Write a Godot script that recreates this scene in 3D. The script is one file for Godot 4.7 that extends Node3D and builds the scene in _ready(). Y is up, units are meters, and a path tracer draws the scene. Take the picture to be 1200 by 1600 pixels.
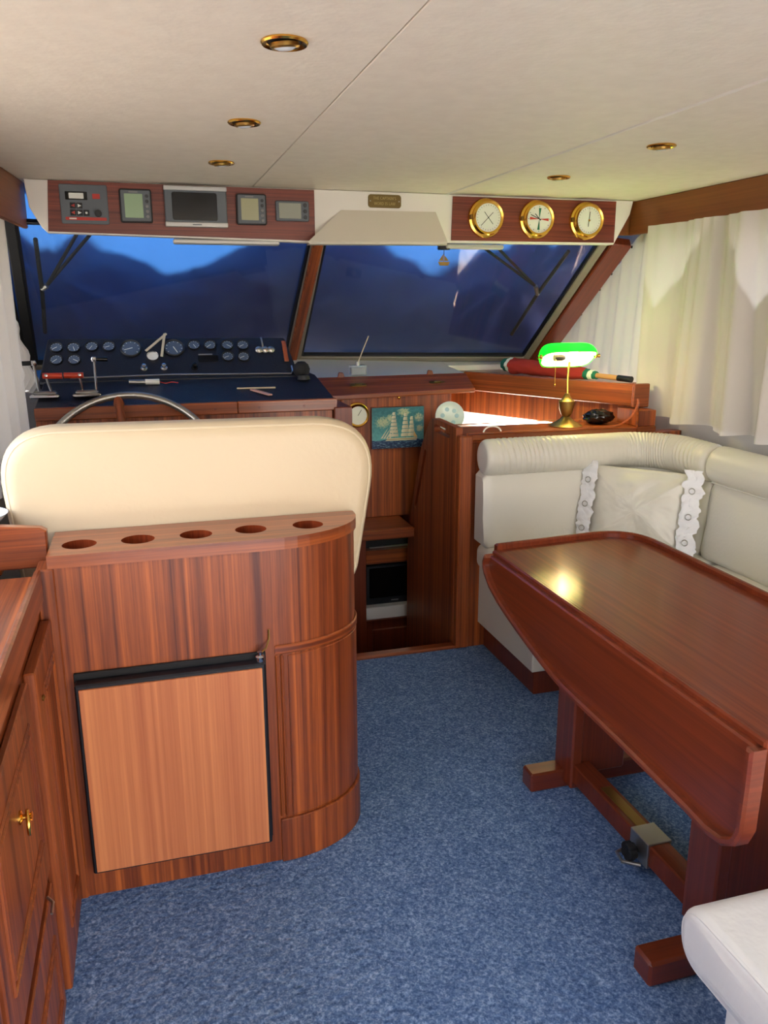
extends Node3D

# ------------------------------------------------------------------ mesh builder
class MB:
	var p := PackedVector3Array()
	var uv := PackedVector2Array()
	func tri(a: Vector3, b: Vector3, c: Vector3) -> void:
		p.append(a); p.append(b); p.append(c)
	func quad(a: Vector3, b: Vector3, c: Vector3, d: Vector3) -> void:
		tri(a, b, c); tri(a, c, d)
	func fix(i0: int) -> void:
		if p.size() <= i0: return
		var o := p[i0]
		var vol := 0.0
		for i in range(i0, p.size(), 3):
			vol += (p[i] - o).dot((p[i + 1] - o).cross(p[i + 2] - o))
		if vol > 0.0:
			for i in range(i0, p.size(), 3):
				var t := p[i + 1]
				p[i + 1] = p[i + 2]
				p[i + 2] = t
	func rings(rs: Array, closed_u := true, caps := true) -> void:
		var i0 := p.size()
		var n: int = rs[0].size()
		for k in rs.size() - 1:
			var a: PackedVector3Array = rs[k]
			var b: PackedVector3Array = rs[k + 1]
			for i in (n if closed_u else n - 1):
				var j := (i + 1) % n
				quad(a[i], a[j], b[j], b[i])
		if caps:
			for e in [0, rs.size() - 1]:
				var r: PackedVector3Array = rs[e]
				var c := Vector3.ZERO
				for q in r: c += q
				c /= float(n)
				for i in n:
					if e == 0: tri(c, r[(i + 1) % n], r[i])
					else: tri(c, r[i], r[(i + 1) % n])
		fix(i0)
	func obox(xf: Transform3D, size: Vector3, bev := 0.002) -> void:
		var h := size * 0.5
		var b := minf(bev, minf(h.x, minf(h.y, h.z)) * 0.9)
		var i0 := p.size()
		var ax := [Vector3.RIGHT, Vector3.UP, Vector3.BACK]
		# 6 faces
		for a in 3:
			for s in [-1.0, 1.0]:
				var u := (a + 1) % 3
				var v := (a + 2) % 3
				var q := []
				for c in [[-1, -1], [1, -1], [1, 1], [-1, 1]]:
					q.append(xf * (ax[a] * s * h[a] + ax[u] * c[0] * (h[u] - b) + ax[v] * c[1] * (h[v] - b)))
				if s > 0: quad(q[0], q[3], q[2], q[1])
				else: quad(q[0], q[1], q[2], q[3])
		if b > 0.0:
			var cen: Vector3 = xf.origin
			for a in 3: # edges along axis a
				var u := (a + 1) % 3
				var v := (a + 2) % 3
				for su in [-1.0, 1.0]:
					for sv in [-1.0, 1.0]:
						var e0: Vector3 = ax[u] * su * h[u] + ax[v] * sv * (h[v] - b)
						var e1: Vector3 = ax[u] * su * (h[u] - b) + ax[v] * sv * h[v]
						var d: Vector3 = ax[a] * (h[a] - b)
						_o(xf * (e0 - d), xf * (e0 + d), xf * (e1 + d), cen)
						_o(xf * (e0 - d), xf * (e1 + d), xf * (e1 - d), cen)
			for sx in [-1.0, 1.0]:
				for sy in [-1.0, 1.0]:
					for sz in [-1.0, 1.0]:
						_o(xf * Vector3(sx * h.x, sy * (h.y - b), sz * (h.z - b)), xf * Vector3(sx * (h.x - b), sy * h.y, sz * (h.z - b)), xf * Vector3(sx * (h.x - b), sy * (h.y - b), sz * h.z), cen)
	func _o(a: Vector3, b: Vector3, c: Vector3, cen: Vector3) -> void:
		if (c - a).cross(b - a).dot(a - cen) < 0: tri(a, c, b)
		else: tri(a, b, c)
	func box(lo: Vector3, hi: Vector3, bev := 0.002) -> void:
		obox(Transform3D(Basis(), (lo + hi) * 0.5), (hi - lo).abs(), bev)
	func bar(a: Vector3, b: Vector3, w: float, h: float, bev := 0.002, up := Vector3.UP) -> void:
		var z := (b - a).normalized()
		var x := up.cross(z).normalized()
		var y := z.cross(x)
		obox(Transform3D(Basis(x, y, z), (a + b) * 0.5), Vector3(w, h, a.distance_to(b)), bev)
	# polygon in local xy, extruded 0..depth along local z, with a small chamfer
	func prism(poly: PackedVector2Array, xf: Transform3D, depth: float, bev := 0.0) -> void:
		var i0 := p.size()
		var n := poly.size()
		var inn := PackedVector2Array()
		var ccw := not Geometry2D.is_polygon_clockwise(poly)
		for i in n:
			var a := poly[(i + n - 1) % n]
			var b := poly[i]
			var c := poly[(i + 1) % n]
			var e0 := (b - a).normalized()
			var e1 := (c - b).normalized()
			var n0 := Vector2(-e0.y, e0.x) * (1.0 if ccw else -1.0)
			var n1 := Vector2(-e1.y, e1.x) * (1.0 if ccw else -1.0)
			var m := n0 + n1
			inn.append(b + m * (bev / maxf(0.4, 1.0 + n0.dot(n1))))
		var levels := [[inn, 0.0], [poly, bev], [poly, depth - bev], [inn, depth]] if bev > 0.0 else [[poly, 0.0], [poly, depth]]
		for k in levels.size() - 1:
			for i in n:
				var j := (i + 1) % n
				var a0: Vector2 = levels[k][0][i]
				var a1: Vector2 = levels[k][0][j]
				var b0: Vector2 = levels[k + 1][0][i]
				var b1: Vector2 = levels[k + 1][0][j]
				quad(xf * Vector3(a0.x, a0.y, levels[k][1]), xf * Vector3(a1.x, a1.y, levels[k][1]), xf * Vector3(b1.x, b1.y, levels[k + 1][1]), xf * Vector3(b0.x, b0.y, levels[k + 1][1]))
		var cap: PackedVector2Array = inn if bev > 0.0 else poly
		var t := Geometry2D.triangulate_polygon(cap)
		for i in range(0, t.size(), 3):
			var a := cap[t[i]]
			var b := cap[t[i + 1]]
			var c := cap[t[i + 2]]
			if (b - a).cross(c - a) < 0.0:
				var s := b
				b = c
				c = s
			if not ccw:
				var s2 := b
				b = c
				c = s2
			tri(xf * Vector3(a.x, a.y, depth), xf * Vector3(b.x, b.y, depth), xf * Vector3(c.x, c.y, depth))
			tri(xf * Vector3(a.x, a.y, 0), xf * Vector3(c.x, c.y, 0), xf * Vector3(b.x, b.y, 0))
		fix(i0)
	func tube(pts: PackedVector3Array, r: float, seg := 10, closed := false) -> void:
		var rs := []
		var n := pts.size()
		var up := Vector3.UP
		for i in n:
			var t := (pts[(i + 1) % n] - pts[(i + n - 1) % n]) if closed else (pts[mini(i + 1, n - 1)] - pts[maxi(i - 1, 0)])
			t = t.normalized()
			if i == 0:
				up = Vector3.UP if absf(t.y) < 0.9 else Vector3.RIGHT
			var x := up.cross(t).normalized()
			var y := t.cross(x)
			up = y
			var ring := PackedVector3Array()
			for k in seg:
				var a := TAU * k / seg
				ring.append(pts[i] + (x * cos(a) + y * sin(a)) * r)
			rs.append(ring)
		if closed:
			rs.append(rs[0])
			rings(rs, true, false)
		else:
			rings(rs)
	func lathe(prof: Array, xf: Transform3D, seg := 28) -> void:
		var rs := []
		for q in prof:
			var ring := PackedVector3Array()
			for k in seg:
				var a := TAU * k / seg
				ring.append(xf * Vector3(cos(a) * q[0], q[1], sin(a) * q[0]))
			rs.append(ring)
		rings(rs)
	# soft slab: outline in local xy, depth along local z (0..depth), edges rounded with r, caps bulging
	func slab(outline: PackedVector2Array, xf: Transform3D, depth: float, r: float, bulge := 0.0, back_bulge := 0.0, rough := 0.0, caprings := 6) -> void:
		var n := outline.size()
		var ccw := not Geometry2D.is_polygon_clockwise(outline)
		var nor := PackedVector2Array()
		var cen := Vector2.ZERO
		for q in outline: cen += q
		cen /= float(n)
		for i in n:
			var e := (outline[(i + 1) % n] - outline[(i + n - 1) % n]).normalized()
			nor.append(Vector2(-e.y, e.x) * (1.0 if ccw else -1.0))
		var noise := FastNoiseLite.new()
		noise.seed = 5
		noise.frequency = 7.0
		var rs := []
		for side in [0, 1]:
			var lev := []
			for c in range(caprings, 0, -1): # cap rings, from the middle outwards
				var s := 1.0 - float(c) / float(caprings + 0.3)
				lev.append([s, 1.0])
			for k in range(0, 6):
				lev.append([1.0, 1.0 - k / 5.0])
			if side == 1: lev.reverse()
			for l in lev:
				var ring := PackedVector3Array()
				for i in n:
					var a: float = l[1] * PI * 0.5
					var q: Vector2 = outline[i] + nor[i] * r * (1.0 - cos(a))
					var z: float = r * (1.0 - sin(a))
					if l[0] < 1.0:
						q = cen.lerp(outline[i] + nor[i] * r, l[0])
						z = -(back_bulge if side == 0 else bulge) * pow(1.0 - l[0] * l[0], 0.8)
						if rough > 0.0:
							z += rough * noise.get_noise_2d(q.x + side * 3.0, q.y) * (1.0 - pow(l[0], 6))
					if side == 1: z = depth - z
					ring.append(xf * Vector3(q.x, q.y, z))
				rs.append(ring)
		rings(rs)
	# thin cloth: fn(u,v) -> Vector3
	func shell(fn: Callable, nu: int, nv: int, th: float) -> void:
		var a := []
		var b := []
		for j in nv + 1:
			var ra := PackedVector3Array()
			var rb := PackedVector3Array()
			for i in nu + 1:
				var u := float(i) / nu
				var v := float(j) / nv
				var q: Vector3 = fn.call(u, v)
				var du: Vector3 = fn.call(minf(u + 0.002, 1.0), v) - fn.call(maxf(u - 0.002, 0.0), v)
				var dv: Vector3 = fn.call(u, minf(v + 0.002, 1.0)) - fn.call(u, maxf(v - 0.002, 0.0))
				var nn := du.cross(dv).normalized() * th * 0.5
				ra.append(q + nn)
				rb.append(q - nn)
			a.append(ra)
			b.append(rb)
		var i0 := p.size()
		for j in nv:
			for i in nu:
				quad(a[j][i], a[j][i + 1], a[j + 1][i + 1], a[j + 1][i])
				quad(b[j][i], b[j + 1][i], b[j + 1][i + 1], b[j][i + 1])
		for j in nv:
			quad(a[j][0], a[j + 1][0], b[j + 1][0], b[j][0])
			quad(a[j][nu], b[j][nu], b[j + 1][nu], a[j + 1][nu])
		for i in nu:
			quad(a[0][i], b[0][i], b[0][i + 1], a[0][i + 1])
			quad(a[nv][i], a[nv][i + 1], b[nv][i + 1], b[nv][i])
		fix(i0)
	func card(a: Vector3, b: Vector3, c: Vector3, d: Vector3) -> void: # bottom-left, bottom-right, top-right, top-left
		p.append(a); p.append(d); p.append(c); p.append(a); p.append(c); p.append(b)
		for q in [Vector2(0, 1), Vector2(0, 0), Vector2(1, 0), Vector2(0, 1), Vector2(1, 0), Vector2(1, 1)]: uv.append(q)
	func mesh(off: Vector3, crease := 40.0) -> ArrayMesh:
		var n := p.size()
		var fn := PackedVector3Array()
		fn.resize(n / 3)
		var at := {}
		for i in n:
			if i % 3 == 0:
				fn[i / 3] = (p[i + 2] - p[i]).cross(p[i + 1] - p[i])
			var k := Vector3i(p[i] * 20000.0)
			if at.has(k): at[k].append(i / 3)
			else: at[k] = PackedInt32Array([i / 3])
		var fu := PackedVector3Array()
		for f in fn: fu.append(f.normalized())
		var ct := cos(deg_to_rad(crease))
		var nn := PackedVector3Array()
		nn.resize(n)
		for i in n:
			var me := fu[i / 3]
			var s := Vector3.ZERO
			for f in at[Vector3i(p[i] * 20000.0)]:
				if fu[f].dot(me) > ct: s += fn[f]
			nn[i] = s.normalized() if s.length_squared() > 0.0 else Vector3.UP
		var v := PackedVector3Array()
		v.resize(n)
		for i in n: v[i] = p[i] - off
		var arr := []
		arr.resize(Mesh.ARRAY_MAX)
		arr[Mesh.ARRAY_VERTEX] = v
		arr[Mesh.ARRAY_NORMAL] = nn
		if uv.size() == n: arr[Mesh.ARRAY_TEX_UV] = uv
		var am := ArrayMesh.new()
		am.add_surface_from_arrays(Mesh.PRIMITIVE_TRIANGLES, arr)
		return am

# ------------------------------------------------------------------ scene helpers
var M := {}
var taken := {}
var rng := RandomNumberGenerator.new()

func numbered(called: String) -> String:
	if not taken.has(called):
		taken[called] = 0
		return called
	taken[called] += 1
	return "%s_%03d" % [called, taken[called]]

func origin_of(o: Node3D) -> Vector3:
	var v := Vector3.ZERO
	var q: Node = o
	while q is Node3D and q != self:
		v += q.position
		q = q.get_parent()
	return v

func obj(called: String, mb: MB, m: Material, parent: Node3D = null, crease := 40.0) -> MeshInstance3D:
	var o := MeshInstance3D.new()
	if parent == null:
		o.name = numbered(called)
		var bb := AABB(mb.p[0], Vector3.ZERO)
		for q in mb.p: bb = bb.expand(q)
		o.position = Vector3(bb.get_center().x, bb.position.y, bb.get_center().z)
		o.mesh = mb.mesh(o.position, crease)
		add_child(o, true)
	else:
		o.name = called
		o.mesh = mb.mesh(origin_of(parent), crease)
		parent.add_child(o, true)
	o.material_override = m
	return o

func thing(called: String, label: String, category: String, at: Vector3, group := "") -> Node3D:
	var o := Node3D.new()
	o.name = numbered(called)
	add_child(o, true)
	o.position = at
	tag(o, label, category, group)
	return o

func tag(o: Node3D, label: String, category: String, group := "") -> Node3D:
	o.set_meta("label", label)
	o.set_meta("category", category)
	if group != "": o.set_meta("group", group)
	return o

func struct(o: Node3D, label: String, category: String) -> Node3D:
	tag(o, label, category)
	o.set_meta("kind", "structure")
	return o

func setting(called: String, label: String, category: String, at: Vector3) -> Node3D:
	var o := thing(called, label, category, at)
	o.set_meta("kind", "structure")
	return o

func V(x: float, y: float, z: float) -> Vector3: return Vector3(x, y, z)

func facing(at: Vector3, n: Vector3, up := Vector3.UP) -> Transform3D: # local z = n
	var z := n.normalized()
	var x := up.cross(z).normalized()
	return Transform3D(Basis(x, z.cross(x), z), at)

func spun(at: Vector3, n: Vector3) -> Transform3D: # local y = n, for lathes
	var y := n.normalized()
	var h := Vector3.RIGHT if absf(y.x) < 0.9 else Vector3.BACK
	var z := h.cross(y).normalized()
	return Transform3D(Basis(y.cross(z), y, z), at)

func rrect(w: float, h: float, r: float, k := 6, ctr := Vector2.ZERO) -> PackedVector2Array:
	var o := PackedVector2Array()
	for c in [[1, 1, 0], [-1, 1, 1], [-1, -1, 2], [1, -1, 3]]:
		for i in k + 1:
			var a: float = (c[2] + float(i) / k) * PI * 0.5
			o.append(ctr + Vector2(c[0] * (w * 0.5 - r) + cos(a) * r, c[1] * (h * 0.5 - r) + sin(a) * r))
	return o

# rounds the corners of a polygon; r per corner or one for all
func round_poly(pts: Array, rad: Array, k := 6, split := 0.05) -> PackedVector2Array:
	var o := PackedVector2Array()
	var n := pts.size()
	for i in n:
		var a: Vector2 = pts[(i + n - 1) % n]
		var b: Vector2 = pts[i]
		var c: Vector2 = pts[(i + 1) % n]
		var r: float = rad[i % rad.size()]
		var ta := b + (a - b).normalized() * minf(r, a.distance_to(b) * 0.5)
		var tb := b + (c - b).normalized() * minf(r, c.distance_to(b) * 0.5)
		for j in k + 1:
			var t := float(j) / k
			var q := ta.lerp(b, t).lerp(b.lerp(tb, t), t)
			if o.is_empty() or o[o.size() - 1].distance_to(q) > 0.0004: o.append(q)
		var nx: Vector2 = pts[(i + 1) % n]
		var r2: float = rad[(i + 1) % n % rad.size()]
		var te := nx + (b - nx).normalized() * minf(r2, b.distance_to(nx) * 0.5)
		var m := int(tb.distance_to(te) / split)
		for j in range(1, m): o.append(tb.lerp(te, float(j) / m))
	return o

func boxm(lo: Vector3, hi: Vector3, bev := 0.002) -> MB:
	var b := MB.new()
	b.box(lo, hi, bev)
	return b

# ------------------------------------------------------------------ materials
func mat(c: Color, rough := 0.6, metal := 0.0, spec := 0.5) -> StandardMaterial3D:
	var m := StandardMaterial3D.new()
	m.albedo_color = c
	m.roughness = rough
	m.metallic = metal
	m.metallic_specular = spec
	return m

func c8(r: float, g: float, b: float) -> Color: return Color(r / 255.0, g / 255.0, b / 255.0)

var grain := PackedFloat32Array()
const GN := 512

func make_grain() -> void:
	var a := FastNoiseLite.new()
	a.noise_type = FastNoiseLite.TYPE_SIMPLEX
	a.seed = 11
	a.frequency = 1.0
	grain.resize(GN * GN)
	for y in GN:
		var v := float(y) / GN
		var wv := smoothstep(0.85, 1.0, v)
		for x in GN:
			var t := TAU * x / GN
			var s := 0.0
			var cx := cos(t)
			var sx := sin(t)
			for w in (2 if wv > 0.0 else 1):
				var vv := v - w
				var n := 0.55 * a.get_noise_3d(cx * 2.2, sx * 2.2, vv * 0.5)
				n += 0.75 * a.get_noise_3d(cx * 6.0 + 9.0, sx * 6.0, vv * 0.7 + 3.0)
				n += 0.45 * a.get_noise_3d(cx * 17.0, sx * 17.0 + 20.0, vv * 1.5)
				n += 0.30 * a.get_noise_3d(cx * 55.0, sx * 55.0, vv * 14.0 + 7.0)
				s += n * ((1.0 - wv) if w == 0 else wv)
			grain[y * GN + x] = clampf(0.5 + 0.5 * s, 0.0, 1.0)

func wood_tex(dark: Color, light: Color, contrast := 1.0, turned := false) -> ImageTexture:
	var d := PackedByteArray()
	d.resize(GN * GN * 3)
	for i in GN * GN:
		var gv := grain[(i % GN) * GN + i / GN] if turned else grain[i]
		var c := dark.lerp(light, clampf(0.5 + (gv - 0.5) * contrast, 0.0, 1.0))
		d[i * 3] = int(c.r * 255)
		d[i * 3 + 1] = int(c.g * 255)
		d[i * 3 + 2] = int(c.b * 255)
	return ImageTexture.create_from_image(Image.create_from_data(GN, GN, false, Image.FORMAT_RGB8, d))

func wood(tex: Texture2D, axis: int, across := 2.0, along := 0.7, rough := 0.35, coat := 0.4) -> StandardMaterial3D:
	var m := mat(Color.WHITE, rough, 0.0, 0.5)
	m.albedo_texture = tex
	m.uv1_triplanar = true
	m.uv1_triplanar_sharpness = 8.0
	var s := Vector3(across, across, across)
	s[axis] = along
	m.uv1_scale = s
	m.uv1_offset = Vector3(0.13, 0.41, 0.77)
	if coat > 0.0:
		m.clearcoat_enabled = true
		m.clearcoat = coat
		m.clearcoat_roughness = 0.18
	return m

func noise_normal(freq: float, strength: float, sd := 1, octaves := 3) -> NoiseTexture2D:
	var n := FastNoiseLite.new()
	n.seed = sd
	n.frequency = freq
	n.fractal_octaves = octaves
	var t := NoiseTexture2D.new()
	t.width = 256
	t.height = 256
	t.seamless = true
	t.noise = n
	t.as_normal_map = true
	t.bump_strength = strength
	return t

func bumpy(m: StandardMaterial3D, t: Texture2D, scale: float, amount: float) -> StandardMaterial3D:
	m.normal_enabled = true
	m.normal_texture = t
	m.normal_scale = amount
	m.uv1_triplanar = true
	m.uv1_scale = Vector3.ONE * scale
	return m

func carpet_mat() -> StandardMaterial3D:
	var N := 512
	var r := RandomNumberGenerator.new()
	r.seed = 77
	var layers := []
	for g in [32, 128, 256, 512]:
		var a := PackedFloat32Array()
		a.resize(g * g)
		for i in g * g: a[i] = r.randf()
		layers.append([g, a])
	var d := PackedByteArray()
	d.resize(N * N * 3)
	var dk := c8(64, 91, 134)
	var md := c8(102, 131, 174)
	var lt := c8(164, 188, 220)
	for y in N:
		for x in N:
			var s := 0.0
			for k in 4:
				var g: int = layers[k][0]
				var a: PackedFloat32Array = layers[k][1]
				var f := float(g) / N
				var fx := x * f
				var fy := y * f
				var x0 := int(fx)
				var y0 := int(fy)
				var tx := fx - x0
				var ty := fy - y0
				var x1 := (x0 + 1) % g
				var y1 := (y0 + 1) % g
				var v := lerpf(lerpf(a[y0 * g + x0], a[y0 * g + x1], tx), lerpf(a[y1 * g + x0], a[y1 * g + x1], tx), ty)
				s += (v - 0.5) * [0.25, 0.9, 1.0, 0.5][k]
			s = clampf(0.5 + s * 0.62, 0.0, 1.0)
			var c := dk.lerp(md, s * 2.0) if s < 0.5 else md.lerp(lt, s * 2.0 - 1.0)
			var i := (y * N + x) * 3
			d[i] = int(c.r * 255)
			d[i + 1] = int(c.g * 255)
			d[i + 2] = int(c.b * 255)
	var m := mat(Color.WHITE, 0.95, 0.0, 0.2)
	m.albedo_texture = ImageTexture.create_from_image(Image.create_from_data(N, N, false, Image.FORMAT_RGB8, d))
	bumpy(m, noise_normal(0.12, 8.0, 3, 2), 1.0, 0.12)
	m.uv1_scale = Vector3.ONE * 1.35
	return m

func painting_tex() -> ImageTexture:
	var W := 280
	var H := 210
	var im := Image.create(W, H, false, Image.FORMAT_RGB8)
	var n := FastNoiseLite.new()
	n.seed = 4
	n.frequency = 0.025
	n.fractal_octaves = 4
	var clouds := [[60, 75, 42, 30], [170, 26, 36, 22], [252, 55, 26, 22], [258, 110, 22, 20], [95, 55, 18, 22]]
	for y in H:
		for x in W:
			var c := c8(38, 108, 122).lerp(c8(92, 164, 172), clampf(y / 165.0 + 0.35 * n.get_noise_2d(x * 2.0, y * 2.0), 0, 1))
			var k := 0.0
			for q in clouds:
				var dd: float = pow((x - q[0]) / float(q[2]), 2) + pow((y - q[1]) / float(q[3]), 2)
				k = maxf(k, 1.15 - dd + 0.9 * n.get_noise_2d(x * 3.0, y * 3.0))
			c = c.lerp(c8(206, 205, 165), clampf(k, 0.0, 1.0) * 0.85)
			if y > 166 + 3.0 * sin(x * 0.05):
				c = c8(22, 62, 108).lerp(c8(16, 36, 78), (y - 166) / 44.0)
				var w := n.get_noise_2d(x * 1.5, y * 6.0)
				if w > 0.22: c = c.lerp(c8(150, 185, 200), 0.6)
			im.set_pixel(x, y, c)
	var sail := c8(226, 220, 198)
	var shade := c8(150, 142, 125)
	var mast := c8(96, 78, 62)
	for ms in [[118, 22, 40, 7], [180, 28, 38, 6], [214, 46, 28, 5]]:
		im.fill_rect(Rect2i(ms[0], ms[1], 2, 165 - ms[1]), mast)
		var rows: int = ms[3]
		for r in rows:
			var t := float(r) / rows
			var y0 := int(ms[1] + 3 + t * (152 - ms[1]))
			var hh := int((152.0 - ms[1]) / rows) - 3
			var w0: float = lerpf(12.0, ms[2] * 1.1, t)
			for yy in hh:
				var w := w0 + yy * 0.18
				for xx in range(int(-w * 0.62), int(w * 0.62)):
					var px: int = ms[0] + 1 + xx - int(3.0 * sin(PI * yy / hh))
					if px >= 0 and px < W: im.set_pixel(px, y0 + yy, sail.lerp(shade, clampf(0.25 + xx / (2.2 * w) + 0.25 * n.get_noise_2d(px * 9.0, yy * 9.0), 0.0, 1.0)))
	for j in 4: # jibs
		for yy in 52:
			var x0 := 46 + j * 14
			for xx in int(2 + yy * 0.17):
				var px := x0 + int((52 - yy) * 0.75) + xx
				im.set_pixel(px, 106 + yy + j, sail.lerp(shade, 0.2))
	for yy in 34:
		for xx in int(yy * 0.6): im.set_pixel(226 + xx, 122 + yy, c8(226, 186, 122))
	for y in range(158, 172):
		for x in range(70 + (172 - y), 246 - int((y - 158) * 0.4)):
			im.set_pixel(x, y, c8(214, 204, 176) if y < 163 else (c8(120, 92, 70) if y < 165 else c8(196, 190, 168)))
	return ImageTexture.create_from_image(im)

func build_materials() -> void:
	make_grain()
	var md := c8(88, 35, 15)
	var ml := c8(186, 97, 40)
	var mahog := wood_tex(md, ml, 1.35)
	var mahog_r := wood_tex(md, ml, 1.0, true)
	var mahog_light := wood_tex(c8(170, 92, 56), c8(218, 139, 84), 1.1)
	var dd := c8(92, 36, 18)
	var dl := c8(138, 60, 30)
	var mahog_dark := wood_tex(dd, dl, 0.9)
	var mahog_dark_r := wood_tex(dd, dl, 0.9, true)
	M.wood = wood(mahog, 1, 1.1, 0.4, 0.42, 0.15)
	M.wood_flat = wood(mahog, 1, 0.9, 0.4, 0.45, 0.1)
	M.wood_x = wood(mahog_r, 0, 1.4, 0.5)
	M.wood_z = wood(mahog, 2, 1.4, 0.5)
	M.wood_zs = wood(mahog_r, 2, 1.4, 0.5)
	M.fridge_wood = wood(mahog_light, 1, 1.1, 0.3, 0.5, 0.0)
	M.table = wood(mahog_dark, 2, 2.0, 0.5, 0.5, 0.5)
	M.table.metallic_specular = 0.25
	M.table.clearcoat_roughness = 0.12
	M.table_s = wood(mahog_dark_r, 2, 2.0, 0.5, 0.3, 0.5)
	M.table_y = wood(mahog_dark, 1, 2.0, 0.6, 0.32, 0.4)
	M.table_x = wood(mahog_dark_r, 0, 2.0, 0.6, 0.32, 0.4)
	M.panel_red = wood(wood_tex(c8(84, 32, 22), c8(150, 70, 48), 1.2, true), 0, 3.0, 0.9, 0.45, 0.1)
	M.dark_wood = wood(mahog_dark, 1, 2.0, 0.6, 0.4, 0.2)
	M.cup_wood = wood(mahog_dark, 1, 2.0, 0.6, 0.85, 0.0)
	M.cup_wood.metallic_specular = 0.1
	M.valance = wood(wood_tex(c8(112, 62, 28), c8(148, 86, 42), 0.7, true), 2, 2.0, 0.7, 0.5, 0.0)
	var lg := noise_normal(0.06, 6.0, 8, 4)
	M.ceiling = bumpy(mat(c8(238, 228, 211), 0.6, 0.0, 0.35), noise_normal(0.09, 4.0, 2, 4), 2.2, 0.07)
	var cn := FastNoiseLite.new()
	cn.seed = 31
	cn.frequency = 0.012
	cn.fractal_octaves = 5
	var ct := NoiseTexture2D.new()
	ct.width = 512
	ct.height = 512
	ct.seamless = true
	ct.noise = cn
	var cg := Gradient.new()
	cg.set_color(0, c8(235, 225, 209))
	cg.set_color(1, c8(242, 233, 217))
	ct.color_ramp = cg
	M.ceiling.albedo_color = Color.WHITE
	M.ceiling.albedo_texture = ct
	M.cream = bumpy(mat(c8(208, 188, 155), 0.42), lg, 3.0, 0.05)
	M.cream_pipe = mat(c8(216, 200, 170), 0.4)
	M.sofa = bumpy(mat(c8(222, 218, 205), 0.38), lg, 4.0, 0.07)
	M.sofa_white = bumpy(mat(c8(226, 224, 218), 0.4), lg, 3.0, 0.06)
	M.lace = mat(c8(236, 236, 238), 0.85)
	M.carpet = carpet_mat()
	M.white = mat(c8(232, 226, 216), 0.45)
	M.white_gloss = mat(c8(236, 234, 228), 0.3)
	M.hood = mat(c8(214, 206, 192), 0.45)
	M.grey_frame = mat(c8(138, 130, 118), 0.5)
	M.black = mat(c8(14, 16, 24), 0.45)
	M.black_gloss = mat(c8(8, 8, 10), 0.15)
	M.black_matt = mat(c8(22, 22, 24), 0.8)
	M.dash = bumpy(mat(c8(12, 15, 28), 0.5), lg, 6.0, 0.2)
	M.grey_plastic = mat(c8(92, 98, 104), 0.5)
	M.dark_plastic = mat(c8(52, 52, 54), 0.45)
	M.silver = mat(c8(186, 184, 180), 0.4, 0.3)
	M.chrome = mat(c8(200, 200, 202), 0.14, 1.0)
	M.steel = mat(c8(168, 166, 160), 0.3, 0.9)
	M.brass = mat(c8(226, 176, 82), 0.2, 1.0)
	M.brass_spot = mat(c8(178, 142, 78), 0.28, 0.9)
	M.brass_dull = mat(c8(150, 120, 66), 0.35, 0.9)
	M.brass_plate = mat(c8(112, 92, 48), 0.5, 0.5)
	M.plate_text = mat(c8(176, 156, 100), 0.5, 0.4)
	M.dial = mat(c8(232, 232, 224), 0.5)
	M.dial_dark = mat(c8(78, 92, 112), 0.4)
	M.ink = mat(c8(30, 30, 32), 0.6)
	M.red = mat(c8(190, 52, 40), 0.5)
	M.green = mat(c8(20, 110, 80), 0.5)
	M.lcd_green = mat(c8(150, 176, 140), 0.3)
	M.lcd_yellow = mat(c8(166, 164, 128), 0.3)
	M.lcd_grey = mat(c8(150, 152, 136), 0.3)
	M.button = mat(c8(128, 128, 128), 0.5)
	M.handle_red = mat(c8(196, 62, 34), 0.35)
	M.stick = mat(c8(206, 192, 160), 0.6)
	M.pane = mat(Color(0.9, 0.95, 0.95, 0.012), 0.02, 0.0, 0.4)
	M.pane.transparency = BaseMaterial3D.TRANSPARENCY_ALPHA
	M.clear = mat(Color(0.85, 0.9, 0.92, 0.25), 0.05)
	M.clear.transparency = BaseMaterial3D.TRANSPARENCY_ALPHA
	M.tarp = mat(c8(20, 32, 92), 0.75)
	M.tarp.backlight_enabled = true
	M.tarp.backlight = Color(0.40, 0.55, 0.70)
	M.curtain = mat(c8(216, 209, 201), 0.9)
	M.curtain.backlight_enabled = true
	M.curtain.backlight = Color(0.80, 0.80, 0.80)
	M.flag_red = mat(c8(170, 44, 36), 0.9)
	M.flag_green = mat(c8(24, 104, 84), 0.9)
	M.flag_white = mat(c8(228, 226, 214), 0.9)
	M.pole_wood = mat(c8(196, 140, 92), 0.5)
	M.hull = mat(c8(226, 222, 214), 0.6)
	M.side_vinyl = mat(c8(176, 170, 160), 0.6)
	M.deck = mat(c8(214, 208, 196), 0.7)
	M.blue_glass = mat(c8(180, 208, 226), 0.2)
	M.china = mat(c8(232, 240, 244), 0.2)
	var p := mat(Color.WHITE, 0.45)
	p.albedo_texture = painting_tex()
	M.painting = p

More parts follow.
